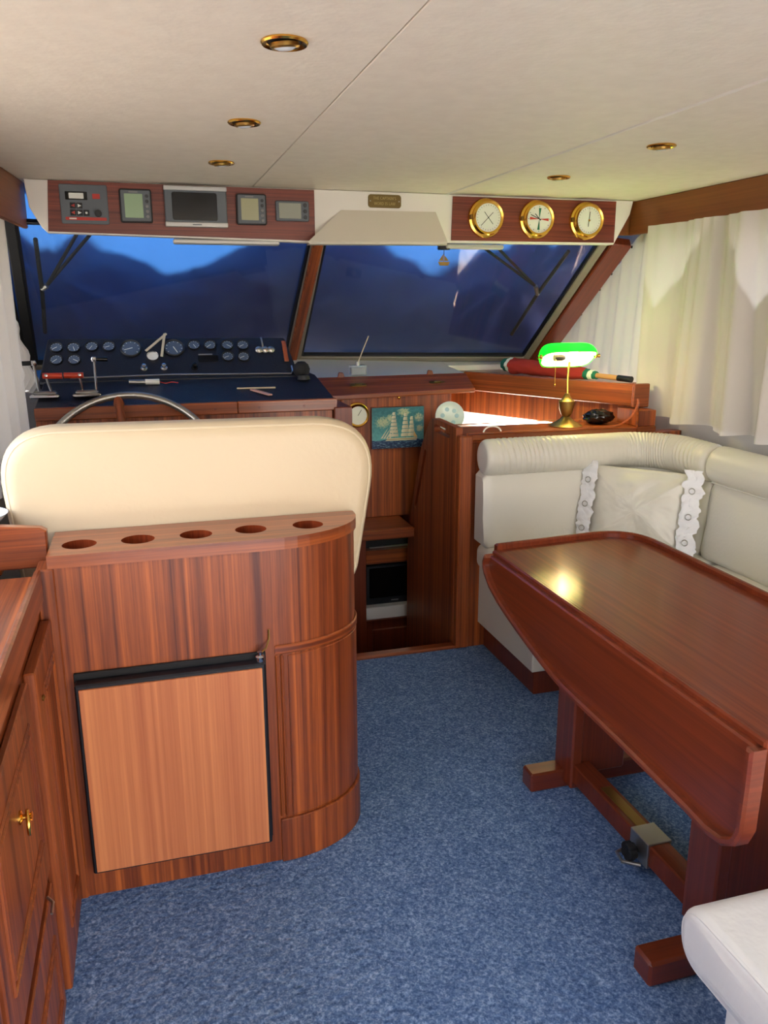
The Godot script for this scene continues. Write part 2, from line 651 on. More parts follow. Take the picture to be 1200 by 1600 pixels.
# ------------------------------------------------------------------ the scene
func _ready() -> void:
	rng.seed = 42
	var cam := Camera3D.new()
	cam.name = "camera"
	cam.position = V(0, 1.45, 0)
	cam.rotation = V(-0.251485, -0.28231, -0.002294)
	cam.fov = rad_to_deg(2.0 * atan(800.0 / 1266.3))
	cam.near = 0.02
	cam.far = 200.0
	add_child(cam)
	cam.current = true

	var env := Environment.new()
	env.background_mode = Environment.BG_SKY
	var sm := ProceduralSkyMaterial.new()
	sm.sky_top_color = Color(0.70, 0.76, 0.86)
	sm.sky_horizon_color = Color(1.0, 0.94, 0.85)
	sm.ground_bottom_color = Color(0.55, 0.53, 0.50)
	sm.ground_horizon_color = Color(0.76, 0.74, 0.70)
	sm.sky_energy_multiplier = 1.0
	sm.ground_energy_multiplier = 1.0
	var sky := Sky.new()
	sky.sky_material = sm
	env.sky = sky
	env.background_energy_multiplier = 9.2
	env.tonemap_mode = Environment.TONE_MAPPER_LINEAR
	env.tonemap_exposure = 1.0
	env.sdfgi_enabled = true
	env.ssao_enabled = true
	env.ssil_enabled = true
	var we := WorldEnvironment.new()
	we.environment = env
	add_child(we)
	var sun := DirectionalLight3D.new()
	sun.name = "sun"
	add_child(sun)
	sun.look_at_from_position(V(-1.5, 8.0, -5.8), Vector3.ZERO)
	sun.light_energy = 16.0
	sun.sky_mode = DirectionalLight3D.SKY_MODE_LIGHT_ONLY
	sun.light_color = Color(1.0, 0.96, 0.9)
	sun.light_angular_distance = 14.0
	sun.shadow_enabled = true

	build_materials()
	shell_of_cabin()
	windscreen()
	helm_cabinet()
	fridge()
	helm_seat()
	sideboard()
	sofa()
	dining_table()
	partition_and_galley()
	forward_bulkhead()
	helm_dash()
	overhead()
	curtains()
	ceiling_lights()
	small_things()

# ---------- room shell
func shell_of_cabin() -> void:
	var b := MB.new()
	b.box(V(-0.7, -0.06, -3.05), V(2.4, 0, 1.1), 0.0)
	b.box(V(-0.7, -0.06, -3.86), V(0.76, 0, -3.0501), 0.0)
	struct(obj("floor", b, M.carpet), "blue speckled carpet covering the saloon floor", "floor")
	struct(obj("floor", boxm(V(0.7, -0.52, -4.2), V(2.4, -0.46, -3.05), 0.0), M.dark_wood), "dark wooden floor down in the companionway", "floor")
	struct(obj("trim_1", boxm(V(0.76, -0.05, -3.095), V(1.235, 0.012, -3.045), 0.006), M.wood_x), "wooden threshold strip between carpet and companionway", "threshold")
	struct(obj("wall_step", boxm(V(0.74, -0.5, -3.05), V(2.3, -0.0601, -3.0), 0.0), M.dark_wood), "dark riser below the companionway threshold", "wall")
	# ceiling: three vinyl panels with a narrow joint
	var c := setting("ceiling", "cream vinyl ceiling of three long panels", "ceiling", V(0.85, 1.9, -1.0))
	for e in [[-0.72, 0.458], [0.4605, 1.2765], [1.279, 2.42]]:
		obj("ceiling_panel", boxm(V(e[0], 1.9, -3.62), V(e[1], 1.93, 1.12), 0.002), M.ceiling, c)
	obj("backing", boxm(V(-0.72, 1.9301, -3.62), V(2.42, 1.97, 1.12), 0.0), M.white, c)
	var w := MB.new()
	w.tube(PackedVector3Array([V(1.2778, 1.9, -3.44), V(1.2778, 1.9, 1.1)]), 0.005, 8)
	obj("welt", w, M.white, c)
	# side walls with window openings
	b = MB.new()
	b.box(V(2.26, -0.55, -4.7), V(2.34, 1.02, 1.12), 0.0)
	b.box(V(2.26, 1.72, -4.7), V(2.34, 1.9, 1.12), 0.0)
	b.box(V(2.26, 1.02, -0.7), V(2.34, 1.72, 1.12), 0.0)
	b.box(V(2.26, 1.02, -4.7), V(2.34, 1.72, -4.36), 0.0)
	b.box(V(2.26, 1.02, -2.35), V(2.34, 1.72, -2.27), 0.0)
	struct(obj("wall_right", b, M.side_vinyl), "grey beige vinyl side wall behind the sofa", "wall")
	struct(obj("window_3", boxm(V(2.296, 1.02, -4.36), V(2.302, 1.72, -2.35), 0.0), M.pane), "side window pane behind the long curtain", "window")
	struct(obj("window_4", boxm(V(2.296, 1.02, -2.27), V(2.302, 1.72, -0.7), 0.0), M.pane), "aft side window pane behind the long curtain", "window")
	b = MB.new()
	b.box(V(-0.72, -0.55, -4.7), V(-0.64, 0.98, 1.12), 0.0)
	b.box(V(-0.72, 1.72, -4.7), V(-0.64, 1.9, 1.12), 0.0)
	b.box(V(-0.72, 0.98, -0.9), V(-0.64, 1.72, 1.12), 0.0)
	b.box(V(-0.72, 0.98, -4.7), V(-0.64, 1.72, -3.7), 0.0)
	struct(obj("wall_left", b, M.side_vinyl), "grey beige vinyl side wall beside the helm", "wall")
	struct(obj("window_5", boxm(V(-0.684, 0.98, -3.7), V(-0.678, 1.72, -0.9), 0.0), M.pane), "side window pane behind the white curtain by the helm", "window")
	b = MB.new()
	b.box(V(-0.72, -0.06, 1.1), V(-0.35, 1.9, 1.18), 0.0)
	b.box(V(2.0, -0.06, 1.1), V(2.42, 1.9, 1.18), 0.0)
	b.box(V(-0.35, 1.86, 1.1), V(2.0, 1.9, 1.18), 0.0)
	struct(obj("wall_back", b, M.white), "aft wall with the wide open cockpit doorway", "wall")
	struct(obj("floor", boxm(V(-1.2, -0.2, 1.181), V(2.9, -0.08, 5.5), 0.0), M.deck), "pale cockpit deck outside the aft doorway", "deck")
	b = MB.new()
	b.box(V(-0.72, -0.6, -4.78), V(2.34, 1.05, -4.71), 0.0)
	b.box(V(-0.72, -0.62, -4.71), V(2.34, -0.56, 1.12), 0.0)
	struct(obj("wall_hull", b, M.hull), "hull plating below and ahead of the cabin", "hull")
	# valances
	var r := MB.new()
	r.box(V(2.195, 1.755, -3.48), V(2.22, 1.899, 1.09), 0.004)
	r.box(V(2.09, 1.755, -3.508), V(2.22, 1.899, -3.4885), 0.002)
	struct(obj("trim_2", r, M.valance), "brown wooden curtain pelmet along the side wall over the sofa", "pelmet")
	r = MB.new()
	r.bar(V(-0.402, 1.815, -3.52), V(-0.56, 1.815, -1.2), 0.02, 0.168, 0.004)
	struct(obj("trim_3", r, M.valance), "brown wooden curtain pelmet over the white curtain by the helm", "pelmet")

# ---------- windscreen, tarpaulin and wipers
func ws_z(x: float, y: float) -> float:
	return -3.839 + (y - 1.697) * 1.361 + absf(x - 0.78) * 0.17

func windscreen() -> void:
	var nl := V(-0.1223, 0.7998, -0.5876)
	var nr := V(0.1219, 0.7999, -0.5877)
	var panes := [
		["window_1", "left windscreen pane above the black instrument dash", [V(-0.43, 1.76, -3.50), V(-0.50, 1.185, -4.267), V(0.746, 1.185, -4.53), V(0.749, 1.76, -3.746)], nl],
		["window_2", "right windscreen pane above the white dash shelf", [V(0.823, 1.76, -3.744), V(0.841, 1.185, -4.526), V(2.069, 1.172, -4.287), V(2.06, 1.76, -3.487)], nr]]
	for q in panes:
		var s := setting(q[0], q[1], "window", V(q[2][1].x, 1.185, q[2][1].z))
		var c: Array = q[2]
		var n: Vector3 = q[3]
		var b := MB.new()
		var i0 := b.p.size()
		var o := n * 0.005
		b.rings([PackedVector3Array([c[0], c[1], c[2], c[3]]), PackedVector3Array([c[0] + o, c[1] + o, c[2] + o, c[3] + o])])
		obj("pane", b, M.pane, s)
		var mid: Vector3 = (c[0] + c[1] + c[2] + c[3]) * 0.25
		for k in 4:
			var a: Vector3 = c[k]
			var d: Vector3 = c[(k + 1) % 4]
			var out := (d - a).cross(n).normalized()
			if out.dot((a + d) * 0.5 - mid) < 0: out = -out
			var e := (d - a).normalized()
			var sl := MB.new()
			sl.bar(a - n * 0.006, d - n * 0.006, 0.012, 0.022, 0.002, n)
			obj("rubber_seal", sl, M.black, s)
			if k == 3: continue
			var fr := MB.new()
			fr.bar(a + out * 0.025 - n * 0.008 - e * 0.03, d + out * 0.025 - n * 0.008 + e * 0.03, 0.04, 0.03, 0.004, n)
			obj("frame", fr, M.black_matt if (k == 0 and q[0] == "window_1") else M.grey_frame, s)
	# centre mullion and right pillar
	var m := MB.new()
	m.bar(V(0.785, 1.78, -3.70), V(0.785, 1.15, -4.56), 0.05, 0.06, 0.006, V(0, 0.8, -0.6))
	struct(obj("trim_4", m, M.wood_flat), "wooden centre mullion between the two windscreen panes", "mullion")
	m = MB.new()
	m.bar(V(2.165, 1.728, -3.497), V(2.165, 1.10, -4.35), 0.105, 0.05, 0.006, nr)
	struct(obj("trim_5", m, M.dark_wood), "slanting wooden pillar beside the windscreen and green-lit curtain", "pillar")
	m = MB.new()
	m.bar(V(-0.545, 1.86, -3.38), V(-0.59, 1.10, -4.36), 0.10, 0.05, 0.006, nl)
	struct(obj("trim_6", m, M.black_matt), "dark slanting windscreen pillar beside the white curtain", "pillar")
	# tarpaulin covering the windscreen from outside
	var nz := FastNoiseLite.new()
	nz.seed = 21
	nz.frequency = 1.6
	nz.fractal_octaves = 3
	var t := thing("windscreen_cover", "blue canvas cover stretched over the outside of the windscreen", "cover", V(0.78, 1.0, -4.8))
	var fn := func(u: float, v: float) -> Vector3:
		var x := -1.5 + u * 4.7
		var y := 2.35 - v * 1.45
		var off := 0.14 + 0.04 * nz.get_noise_2d(x * 1.2, y * 2.4)
		# creases running out from the wiper joints
		for j in [[-0.38, 1.50], [1.90, 1.51]]:
			var dx: float = x - j[0]
			var dy: float = y - j[1]
			var rr := sqrt(dx * dx + dy * dy)
			off += 0.022 * sin(atan2(dy, dx) * 9.0 + 1.0 + 2.0 * nz.get_noise_2d(x, y)) * exp(-pow((rr - 0.32) / 0.28, 2.0))
		var yo := y + off * 0.5
		if yo > 1.985: return V(x, 1.985 + 0.02 * off, ws_z(x, y) - off)
		return V(x, yo, ws_z(x, y) - off)
	var b := MB.new()
	b.shell(fn, 150, 60, 0.002)
	obj("canvas", b, M.tarp, t, 80.0)
	# added outer canvas layers, shaped to shade it and leave bright patches
	for k in 2:
		var fold := func(u: float, v: float) -> Vector3:
			var x := -1.3 + u * 4.3
			var g1 := exp(-pow((x - 0.12) / 0.40, 2.0)) + 0.5 * exp(-pow((x + 0.40) / 0.10, 2.0))
			var g2 := exp(-pow((x - 1.42) / 0.30, 2.0)) + 0.4 * exp(-pow((x - 1.98) / 0.08, 2.0))
			var top := 1.80 - 0.20 * maxf(g1, g2) + 0.05 * nz.get_noise_1d(x * 2.0)
			if k == 1: top = 1.69 - 0.36 * exp(-pow((x + 0.25) / 0.42, 2.0)) - 0.30 * exp(-pow((x - 1.80) / 0.36, 2.0)) + 0.03 * nz.get_noise_1d(x * 2.0)
			var y := lerpf(top, 1.06, v)
			var off := 0.34 + 0.08 * k + 0.03 * nz.get_noise_2d(x * 1.5 + 4.0 * k, y * 3.0)
			return V(x, y + off * 0.5, ws_z(x, y) - off)
		b = MB.new()
		b.shell(fold, 110, 20, 0.0015)
		obj("added_shade_fold", b, M.tarp, t, 80.0)
	# wipers
	var o2 := nl * 0.03
	wiper("thin black windscreen wiper on the pane behind the instrument dash", V(-0.38, 1.678, -3.623) + o2, V(-0.433, 1.30, -4.127) + o2, V(-0.378, 1.505, -3.859) + o2, [V(-0.192, 1.74, -3.58) + o2, V(-0.132, 1.74, -3.592) + o2])
	o2 = nr * 0.03
	wiper("thin black windscreen wiper on the pane behind the green desk lamp", V(1.975, 1.668, -3.63) + o2, V(1.954, 1.259, -4.192) + o2, V(1.922, 1.51, -3.857) + o2, [V(1.443, 1.74, -3.643) + o2, V(1.531, 1.74, -3.627) + o2])

func wiper(label: String, a: Vector3, b: Vector3, j: Vector3, roots: Array) -> void:
	var w := thing("windscreen_wiper", label, "wiper", b)
	var m := MB.new()
	var mid := (a + b) * 0.5
	m.tube(PackedVector3Array([a, mid + (j - mid) * 0.2, b]), 0.009, 8)
	obj("blade", m, M.black_matt, w)
	for r in roots:
		m = MB.new()
		m.tube(PackedVector3Array([r, j + (r - j) * 0.02]), 0.007, 8)
		obj("arm", m, M.black_matt, w)
	m = MB.new()
	m.tube(PackedVector3Array([j, mid + (j - mid) * 0.2]), 0.012, 8)
	obj("joint", m, M.steel, w)

# ---------- cabinet with the fridge, behind the helm seat
func cab_outline(grow := 0.0) -> PackedVector2Array: # plan, x and -z
	var o := PackedVector2Array()
	var zf := 1.884 - grow
	o.append(Vector2(-0.245, zf))
	for i in 6: o.append(Vector2(lerpf(-0.245, 0.26, (i + 1) / 6.0), zf))
	for i in 12:
		var a := (i + 1) / 12.0 * PI * 0.5
		o.append(Vector2(0.26 + sin(a) * (0.25 + grow), 2.07 - cos(a) * (0.186 + grow)))
	o.append(Vector2(0.51 + grow, 2.09))
	o.append(Vector2(-0.245, 2.09))
	return o

func up_prism(b: MB, poly: PackedVector2Array, y0: float, y1: float, bev := 0.0) -> void:
	# plan polygon (x, -z) raised from y0 to y1
	b.prism(poly, Transform3D(Basis(V(1, 0, 0), V(0, 0, -1), V(0, 1, 0)), V(0, y0, 0)), y1 - y0, bev)

func strip(poly: PackedVector2Array, i0: int, i1: int, th: float) -> PackedVector2Array: # offset strip along part of an outline
	var a := PackedVector2Array()
	var b := PackedVector2Array()
	for i in range(i0, i1 + 1):
		var e := (poly[mini(i + 1, poly.size() - 1)] - poly[maxi(i - 1, 0)]).normalized()
		var n := Vector2(e.y, -e.x)
		a.append(poly[i] + n * th)
		b.append(poly[i])
	b.reverse()
	a.append_array(b)
	return a

func helm_cabinet() -> void:
	var t := thing("helm_cabinet", "mahogany cabinet with rounded corner and cup holders behind the helm seat", "cabinet", V(0.1, 0, -1.95))
	var o := cab_outline()
	var b := MB.new()
	up_prism(b, o, 0.0, 0.872)
	obj("body", b, M.wood, t)
	b = MB.new()
	up_prism(b, strip(cab_outline(), 6, 19, 0.010), 0.0, 0.128, 0.002)
	obj("plinth", b, M.wood_flat, t)
	b = MB.new()
	up_prism(b, strip(cab_outline(), 6, 19, 0.006), 0.598, 0.622, 0.003)
	obj("moulding", b, M.wood_x, t)
	# curved door: a raised panel with a narrow bead beside the fridge
	b = MB.new()
	up_prism(b, strip(cab_outline(), 7, 18, 0.004), 0.136, 0.592, 0.002)
	obj("curved_door", b, M.wood, t)
	for xx in [0.264, 0.277]:
		b = MB.new()
		b.box(V(xx - 0.004, 0.136, -1.886), V(xx + 0.004, 0.596, -1.876), 0.003)
		obj("bead", b, M.wood, t)
	# top board with five round cup holes
	var g := CSGCombiner3D.new()
	var top := cab_outline(0.006)
	var poly := CSGPolygon3D.new()
	poly.polygon = top
	poly.depth = 0.03
	poly.rotation_degrees = V(-90, 0, 0)
	poly.position = V(0, 0.03, 0)
	g.add_child(poly)
	for q in [[-0.180, -1.962], [-0.047, -1.966], [0.09, -1.970], [0.225, -1.978], [0.371, -1.981]]:
		var cy := CSGCylinder3D.new()
		cy.radius = 0.039
		cy.height = 0.2
		cy.sides = 40
		cy.operation = CSGShape3D.OPERATION_SUBTRACTION
		cy.position = V(q[0], 0.02, q[1])
		cy.material = M.cup_wood
		g.add_child(cy)
	g.name = "top_board"
	g.position = V(0, 0.872, 0) - t.position
	poly.material = M.wood_x
	t.add_child(g, true)
	for q in [[-0.180, -1.962], [-0.047, -1.966], [0.09, -1.970], [0.225, -1.978], [0.371, -1.981]]:
		b = MB.new()
		b.lathe([[0.0389, 0.8722], [0.0389, 0.8735], [0.0, 0.8735]], Transform3D(Basis(), V(q[0], 0, q[1])), 32)
		obj("cup_hole_floor", b, M.cup_wood, t)
	# left corner post
	b = boxm(V(-0.2715, 0, -1.955), V(-0.232, 0.872, -1.876), 0.003)
	obj("corner_post", b, M.wood, t)

func fridge() -> void:
	var t := thing("fridge", "small built-in fridge with mahogany veneer door and black edging", "fridge", V(0.01, 0.06, -1.86))
	var b := MB.new()
	b.box(V(-0.214, 0.085, -1.8839), V(0.236, 0.612, -1.874), 0.002)
	obj("surround", b, M.black_matt, t)
	b = MB.new()
	b.box(V(-0.211, 0.092, -1.872), V(0.230, 0.598, -1.838), 0.004)
	obj("door_edge", b, M.black, t)
	b = MB.new()
	b.box(V(-0.202, 0.101, -1.840), V(0.221, 0.588, -1.832), 0.001)
	obj("door_panel", b, M.fridge_wood, t)
	var l := MB.new()
	l.lathe([[0.0, 0.0], [0.009, 0.0], [0.011, 0.006], [0.011, 0.014], [0.006, 0.018], [0.006, 0.026], [0.0, 0.027]], Transform3D(Basis(), V(0.219, 0.598, -1.852)), 16)
	var la := obj("latch", l, M.chrome, t)
	l = MB.new()
	l.tube(PackedVector3Array([V(0.219, 0.62, -1.852), V(0.236, 0.626, -1.864), V(0.246, 0.642, -1.878), V(0.247, 0.668, -1.880)]), 0.0025, 6)
	obj("latch_cord", l, M.brass_dull, la)

# ---------- helm seat
func helm_seat() -> void:
	var t := thing("helm_bench", "cream leather helm bench with tall rounded backrest", "seat", V(0.1, 0, -2.4))
	var o := round_poly([Vector2(0.615, 1.152), Vector2(-0.375, 1.160), Vector2(-0.335, 0.66), Vector2(0.532, 0.66)], [0.20, 0.16, 0.06, 0.08], 12, 0.06)
	var b := MB.new()
	b.slab(o, Transform3D(Basis(), V(0, 0, -2.225)), 0.118, 0.042, 0.010, 0.010)
	var bk := obj("backrest", b, M.cream, t, 60.0)
	var p := PackedVector3Array()
	var n := o.size()
	for i in n:
		var e := (o[(i + 1) % n] - o[(i + n - 1) % n]).normalized()
		var nn := Vector2(-e.y, e.x)
		p.append(V(o[i].x + nn.x * 0.014, o[i].y + nn.y * 0.014, -2.2250 + 0.118 - 0.012))
	b = MB.new()
	b.tube(p, 0.0035, 6, true)
	obj("piping", b, M.cream_pipe, bk)
	b = MB.new()
	b.slab(rrect(0.86, 0.50, 0.06, 6, Vector2(0.10, 2.49)), Transform3D(Basis(V(1, 0, 0), V(0, 0, -1), V(0, 1, 0)), V(0, 0.62, 0)), 0.12, 0.04, 0.01, 0.0)
	obj("seat_cushion", b, M.cream, t, 60.0)
	obj("base", boxm(V(-0.30, 0, -2.70), V(0.50, 0.62, -2.25), 0.01), M.wood, t)

# ---------- sideboard along the near side
func sideboard() -> void:
	var t := thing("sideboard", "mahogany sideboard with moulded doors beside the fridge cabinet", "cabinet", V(-0.45, 0, -1.2))
	var x := -0.266
	obj("carcass", boxm(V(-0.639, 0, -1.90), V(-0.2725, 0.83, 0.2), 0.003), M.wood_zs, t)
	# doors: [z far, z near, y bottom, y top, inner panel y0, y1, z0, z1]
	var doors := [
		[-1.868, -1.578, 0.01, 0.756, 0.10, 0.69, -1.835, -1.66],
		[-1.548, -1.07, 0.345, 0.754, 0.435, 0.69, -1.50, -1.12],
		[-1.548, -1.07, 0.01, 0.31, 0.06, 0.22, -1.50, -1.12],
		[-1.04, -0.56, 0.345, 0.754, 0.435, 0.69, -0.99, -0.61],
		[-1.04, -0.56, 0.01, 0.31, 0.06, 0.22, -0.99, -0.61]]
	for i in doors.size():
		var d: Array = doors[i]
		var dr := obj("door", boxm(V(-0.272, d[2], d[0]), V(x + (0.018 if i == 0 else 0.008), d[3], d[1]), 0.003), M.wood_flat, t)
		var xf: float = x + (0.018 if i == 0 else 0.008)
		var bd := MB.new()
		for k in 2:
			var g := 0.016 * k
			var y0: float = d[4] + g
			var y1: float = d[5] - g
			var z0: float = d[6] + g
			var z1: float = d[7] - g
			bd.bar(V(xf, y0, z0), V(xf, y1, z0), 0.008, 0.008, 0.003, Vector3.RIGHT)
			bd.bar(V(xf, y0, z1), V(xf, y1, z1), 0.008, 0.008, 0.003, Vector3.RIGHT)
			bd.bar(V(xf, y0, z0), V(xf, y0, z1), 0.008, 0.008, 0.003)
			bd.bar(V(xf, y1, z0), V(xf, y1, z1), 0.008, 0.008, 0.003)
		obj("bead", bd, M.wood, dr)
		if i == 0:
			var h := MB.new()
			h.lathe([[0.0, 0.0], [0.006, 0.0], [0.007, 0.004], [0.0, 0.007]], spun(V(xf, 0.681, -1.625), V(1, 0, 0)), 14)
			obj("catch", h, M.brass_dull, dr)
		if i == 1:
			var kn := MB.new()
			kn.lathe([[0.0, 0.0], [0.012, 0.0], [0.012, 0.003], [0.005, 0.006], [0.005, 0.016], [0.008, 0.02], [0.0, 0.022]], spun(V(xf, 0.613, -1.318), V(1, 0, 0)), 18)
			var ring := PackedVector3Array()
			for a in 20:
				var g2 := TAU * a / 20.0
				ring.append(V(xf + 0.016 + 0.003 * cos(g2), 0.613 + 0.019 * sin(g2), -1.285 + 0.019 * cos(g2) - 0.016))
			kn.tube(ring, 0.0035, 8, true)
			obj("ring_pull", kn, M.brass, dr)
		if i == 2:
			var ky := MB.new()
			ky.tube(PackedVector3Array([V(xf, 0.33, -1.475), V(xf + 0.012, 0.328, -1.46), V(xf + 0.012, 0.326, -1.43)]), 0.003, 8)
			obj("catch_pin", ky, M.steel, dr)
	# worktop is lifted off as one board
	var w := thing("worktop", "mahogany sideboard worktop with raised edge and end board", "worktop", V(-0.45, 0.83, -1.2))
	obj("board", boxm(V(-0.639, 0.8305, -1.90), V(-0.272, 0.852, 0.2), 0.002), M.wood_z, w)
	obj("front_lip", boxm(V(-0.2718, 0.80, -1.873), V(-0.258, 0.876, 0.2), 0.004), M.wood_zs, w)
	var e := MB.new()
	e.prism(PackedVector2Array([Vector2(-0.639, 0.8525), Vector2(-0.252, 0.8525), Vector2(-0.249, 0.940), Vector2(-0.262, 0.948), Vector2(-0.345, 0.957), Vector2(-0.639, 0.965)]), Transform3D(Basis(), V(0, 0, -1.99)), 0.03, 0.003)
	obj("end_board", e, M.wood_x, w)
	obj("back_ledge", boxm(V(-0.639, 0.83, -2.20), V(-0.36, 0.90, -1.991), 0.003), M.wood_x, w)
	var bowl := MB.new()
	bowl.lathe([[0.0, 0.9005], [0.02, 0.9005], [0.022, 0.907], [0.05, 0.93], [0.075, 0.957], [0.079, 0.962], [0.074, 0.960], [0.048, 0.936], [0.0, 0.913]], Transform3D(Basis(), V(-0.425, 0, -2.085)), 32)
	tag(obj("bowl", bowl, M.china), "small white china bowl behind the sideboard end board", "bowl")

# ---------- sofa
func back_path(s: float) -> Array: # point and inward normal along the wall line of the sofa
	var l1 := 0.62
	var r := 0.27
	var l2 := r * PI * 0.5
	if s < l1: return [V(1.268 + s, 0, -3.04), V(0, 0, 1)]
	if s < l1 + l2:
		var a := (s - l1) / r
		return [V(1.268 + l1 + sin(a) * r, 0, -3.04 + r - cos(a) * r), V(-sin(a), 0, cos(a))]
	return [V(1.268 + l1 + r, 0, -3.04 + r + (s - l1 - l2)), V(-1, 0, 0)]

func sweep(b: MB, s0: float, s1: float, prof: Array, n: int, pucker := 0.0, pitch := 0.022) -> void:
	var rs := []
	for i in n + 1:
		var t := float(i) / n
		var s := lerpf(s0, s1, t)
		var q := back_path(s)
		var endk := 1.0
		var ed := minf(s - s0, s1 - s)
		if ed < 0.03: endk = sqrt(maxf(0.0, 1.0 - pow(1.0 - ed / 0.03, 2.0)))
		var ring := PackedVector3Array()
		var cy := 0.0
		var cd := 0.0
		for pr in prof:
			cd += pr[0]
			cy += pr[1]
		cd /= prof.size()
		cy /= prof.size()
		for k in prof.size():
			var pr: Array = prof[k]
			var shrink := 0.02 * (1.0 - endk)
			var dv := Vector2(pr[0] - cd, pr[1] - cy)
			dv -= dv.normalized() * shrink
			var d: float = cd + dv.x
			var y: float = cy + dv.y
			if pucker > 0.0:
				var amp := pucker * (0.55 + 0.45 * sin(s * 7.0 + 1.0)) * smoothstep(0.02, 0.1, ed)
				var ph := s / pitch * TAU + y * 46.0 + 1.6 * sin(s * 31.0)
				var wgt := clampf((pr[0] - 0.04) / 0.06, 0.0, 1.0)
				d += amp * sin(ph) * wgt
				y += amp * 0.7 * sin(ph) * clampf((pr[1] - cy) / 0.05, 0.0, 1.0)
			ring.append(q[0] + q[1] * d + V(0, y, 0))
		rs.append(ring)
	b.rings(rs)

func sofa() -> void:
	var t := thing("corner_sofa", "grey beige leather corner sofa with gathered head roll", "sofa", V(1.7, 0, -2.6))
	var low := [[0.01, 0.48], [0.105, 0.478], [0.122, 0.487], [0.126, 0.505], [0.120, 0.60], [0.110, 0.70], [0.098, 0.775], [0.085, 0.79], [0.01, 0.79]]
	var roll := []
	for i in 20:
		var a := TAU * i / 20.0
		roll.append([0.078 + 0.068 * cos(a), 0.852 + 0.074 * sin(a)])
	var segs := [[0.0, 1.235], [1.238, 1.90], [1.903, 2.56]]
	for k in 3:
		var b := MB.new()
		sweep(b, segs[k][0], segs[k][1], low, 60)
		var c := obj("back_cushion", b, M.sofa, t, 50.0)
		b = MB.new()
		if k == 0: sweep(b, segs[k][0], segs[k][1], roll, 520, 0.0036)
		else: sweep(b, segs[k][0], segs[k][1], roll, 60)
		obj("head_roll", b, M.sofa, c, 70.0)
		if k > 0:
			var sm := MB.new()
			var pts := PackedVector3Array()
			for i in 12:
				var q := back_path(lerpf(segs[k][0] + 0.02, segs[k][1] - 0.02, i / 11.0))
				pts.append(q[0] + q[1] * 0.112 + V(0, 0.787, 0))
			sm.tube(pts, 0.004, 6)
			obj("piping", sm, M.sofa, c)
	# seats: front part along the partition, side part along the hull, aft part
	var up := Basis(V(1, 0, 0), V(0, 0, -1), V(0, 1, 0))
	var seats := [
		round_poly([Vector2(1.272, 3.03), Vector2(2.14, 3.03), Vector2(2.14, 2.502), Vector2(1.272, 2.502)], [0.05, 0.1, 0.02, 0.06], 6, 0.08),
		round_poly([Vector2(1.63, 2.498), Vector2(2.14, 2.498), Vector2(2.14, 1.70), Vector2(1.63, 1.70)], [0.03], 5, 0.08),
		round_poly([Vector2(1.63, 1.696), Vector2(2.14, 1.696), Vector2(2.14, 0.98), Vector2(1.63, 0.98)], [0.03], 5, 0.08)]
	for o in seats:
		var b := MB.new()
		b.slab(o, Transform3D(up, V(0, 0.375, 0)), 0.108, 0.035, 0.006, 0.0, 0.004, 8)
		obj("seat_cushion", b, M.sofa, t, 60.0)
	var v := MB.new()
	up_prism(v, round_poly([Vector2(1.304, 3.045), Vector2(2.24, 3.045), Vector2(2.24, 0.5), Vector2(1.68, 0.5), Vector2(1.68, 2.52), Vector2(1.304, 2.52)], [0.006], 3, 1.0), 0.112, 0.374, 0.004)
	obj("base", v, M.sofa, t)
	v = MB.new()
	up_prism(v, round_poly([Vector2(1.335, 3.045), Vector2(2.24, 3.045), Vector2(2.24, 0.5), Vector2(1.72, 0.5), Vector2(1.72, 2.56), Vector2(1.335, 2.56)], [0.006], 3, 1.0), 0.0, 0.111, 0.002)
	obj("plinth", v, M.dark_wood, t)

	# the aft seat that faces the table from the other side
	var a := thing("aft_seat", "white leather padded seat end beside the near table foot", "seat", V(1.4, 0, -0.7))
	var side := PackedVector2Array()
	var c := MB.new()
	c.slab(round_poly([Vector2(-0.06, 0.478), Vector2(-0.985, 0.478), Vector2(-0.975, 0.362), Vector2(-0.06, 0.362)], [0.05, 0.062, 0.05, 0.04], 8, 0.06), Transform3D(Basis(V(0, 0, 1), V(0, 1, 0), V(-1, 0, 0)), V(1.60, 0, 0)), 0.795, 0.02, 0.008, 0.0, 0.006)
	obj("seat_cushion", c, M.sofa_white, a, 60.0)
	var pp := PackedVector3Array()
	for q in round_poly([Vector2(-0.07, 0.470), Vector2(-0.977, 0.470), Vector2(-0.968, 0.370), Vector2(-0.07, 0.370)], [0.05, 0.06, 0.048, 0.04], 8, 0.06):
		pp.append(V(0.812, q.y, q.x))
	c = MB.new()
	c.tube(pp, 0.004, 6, true)
	obj("piping", c, M.sofa_white, a)
	obj("base", boxm(V(0.845, 0, -0.90), V(1.60, 0.361, -0.10), 0.01), M.sofa_white, a)

	# scatter cushion with two lace bands
	var px := Transform3D(Basis.from_euler(V(-0.22, -0.86, 0.0)), V(1.845, 0.648, -2.735))
	var pl := thing("scatter_cushion", "square grey beige scatter cushion with two white laced bands on the sofa corner", "cushion", V(1.845, 0.487, -2.735))
	c = MB.new()
	c.slab(round_poly([Vector2(0.21, 0.165), Vector2(-0.21, 0.165), Vector2(-0.21, -0.165), Vector2(0.21, -0.165)], [0.03], 6, 0.012), px * Transform3D(Basis(), V(0, 0, -0.05)), 0.04, 0.019, 0.045, 0.02, 0.018, 14)
	obj("cover", c, M.sofa, pl, 70.0)
	var nz := FastNoiseLite.new()
	nz.seed = 3
	nz.frequency = 9.0
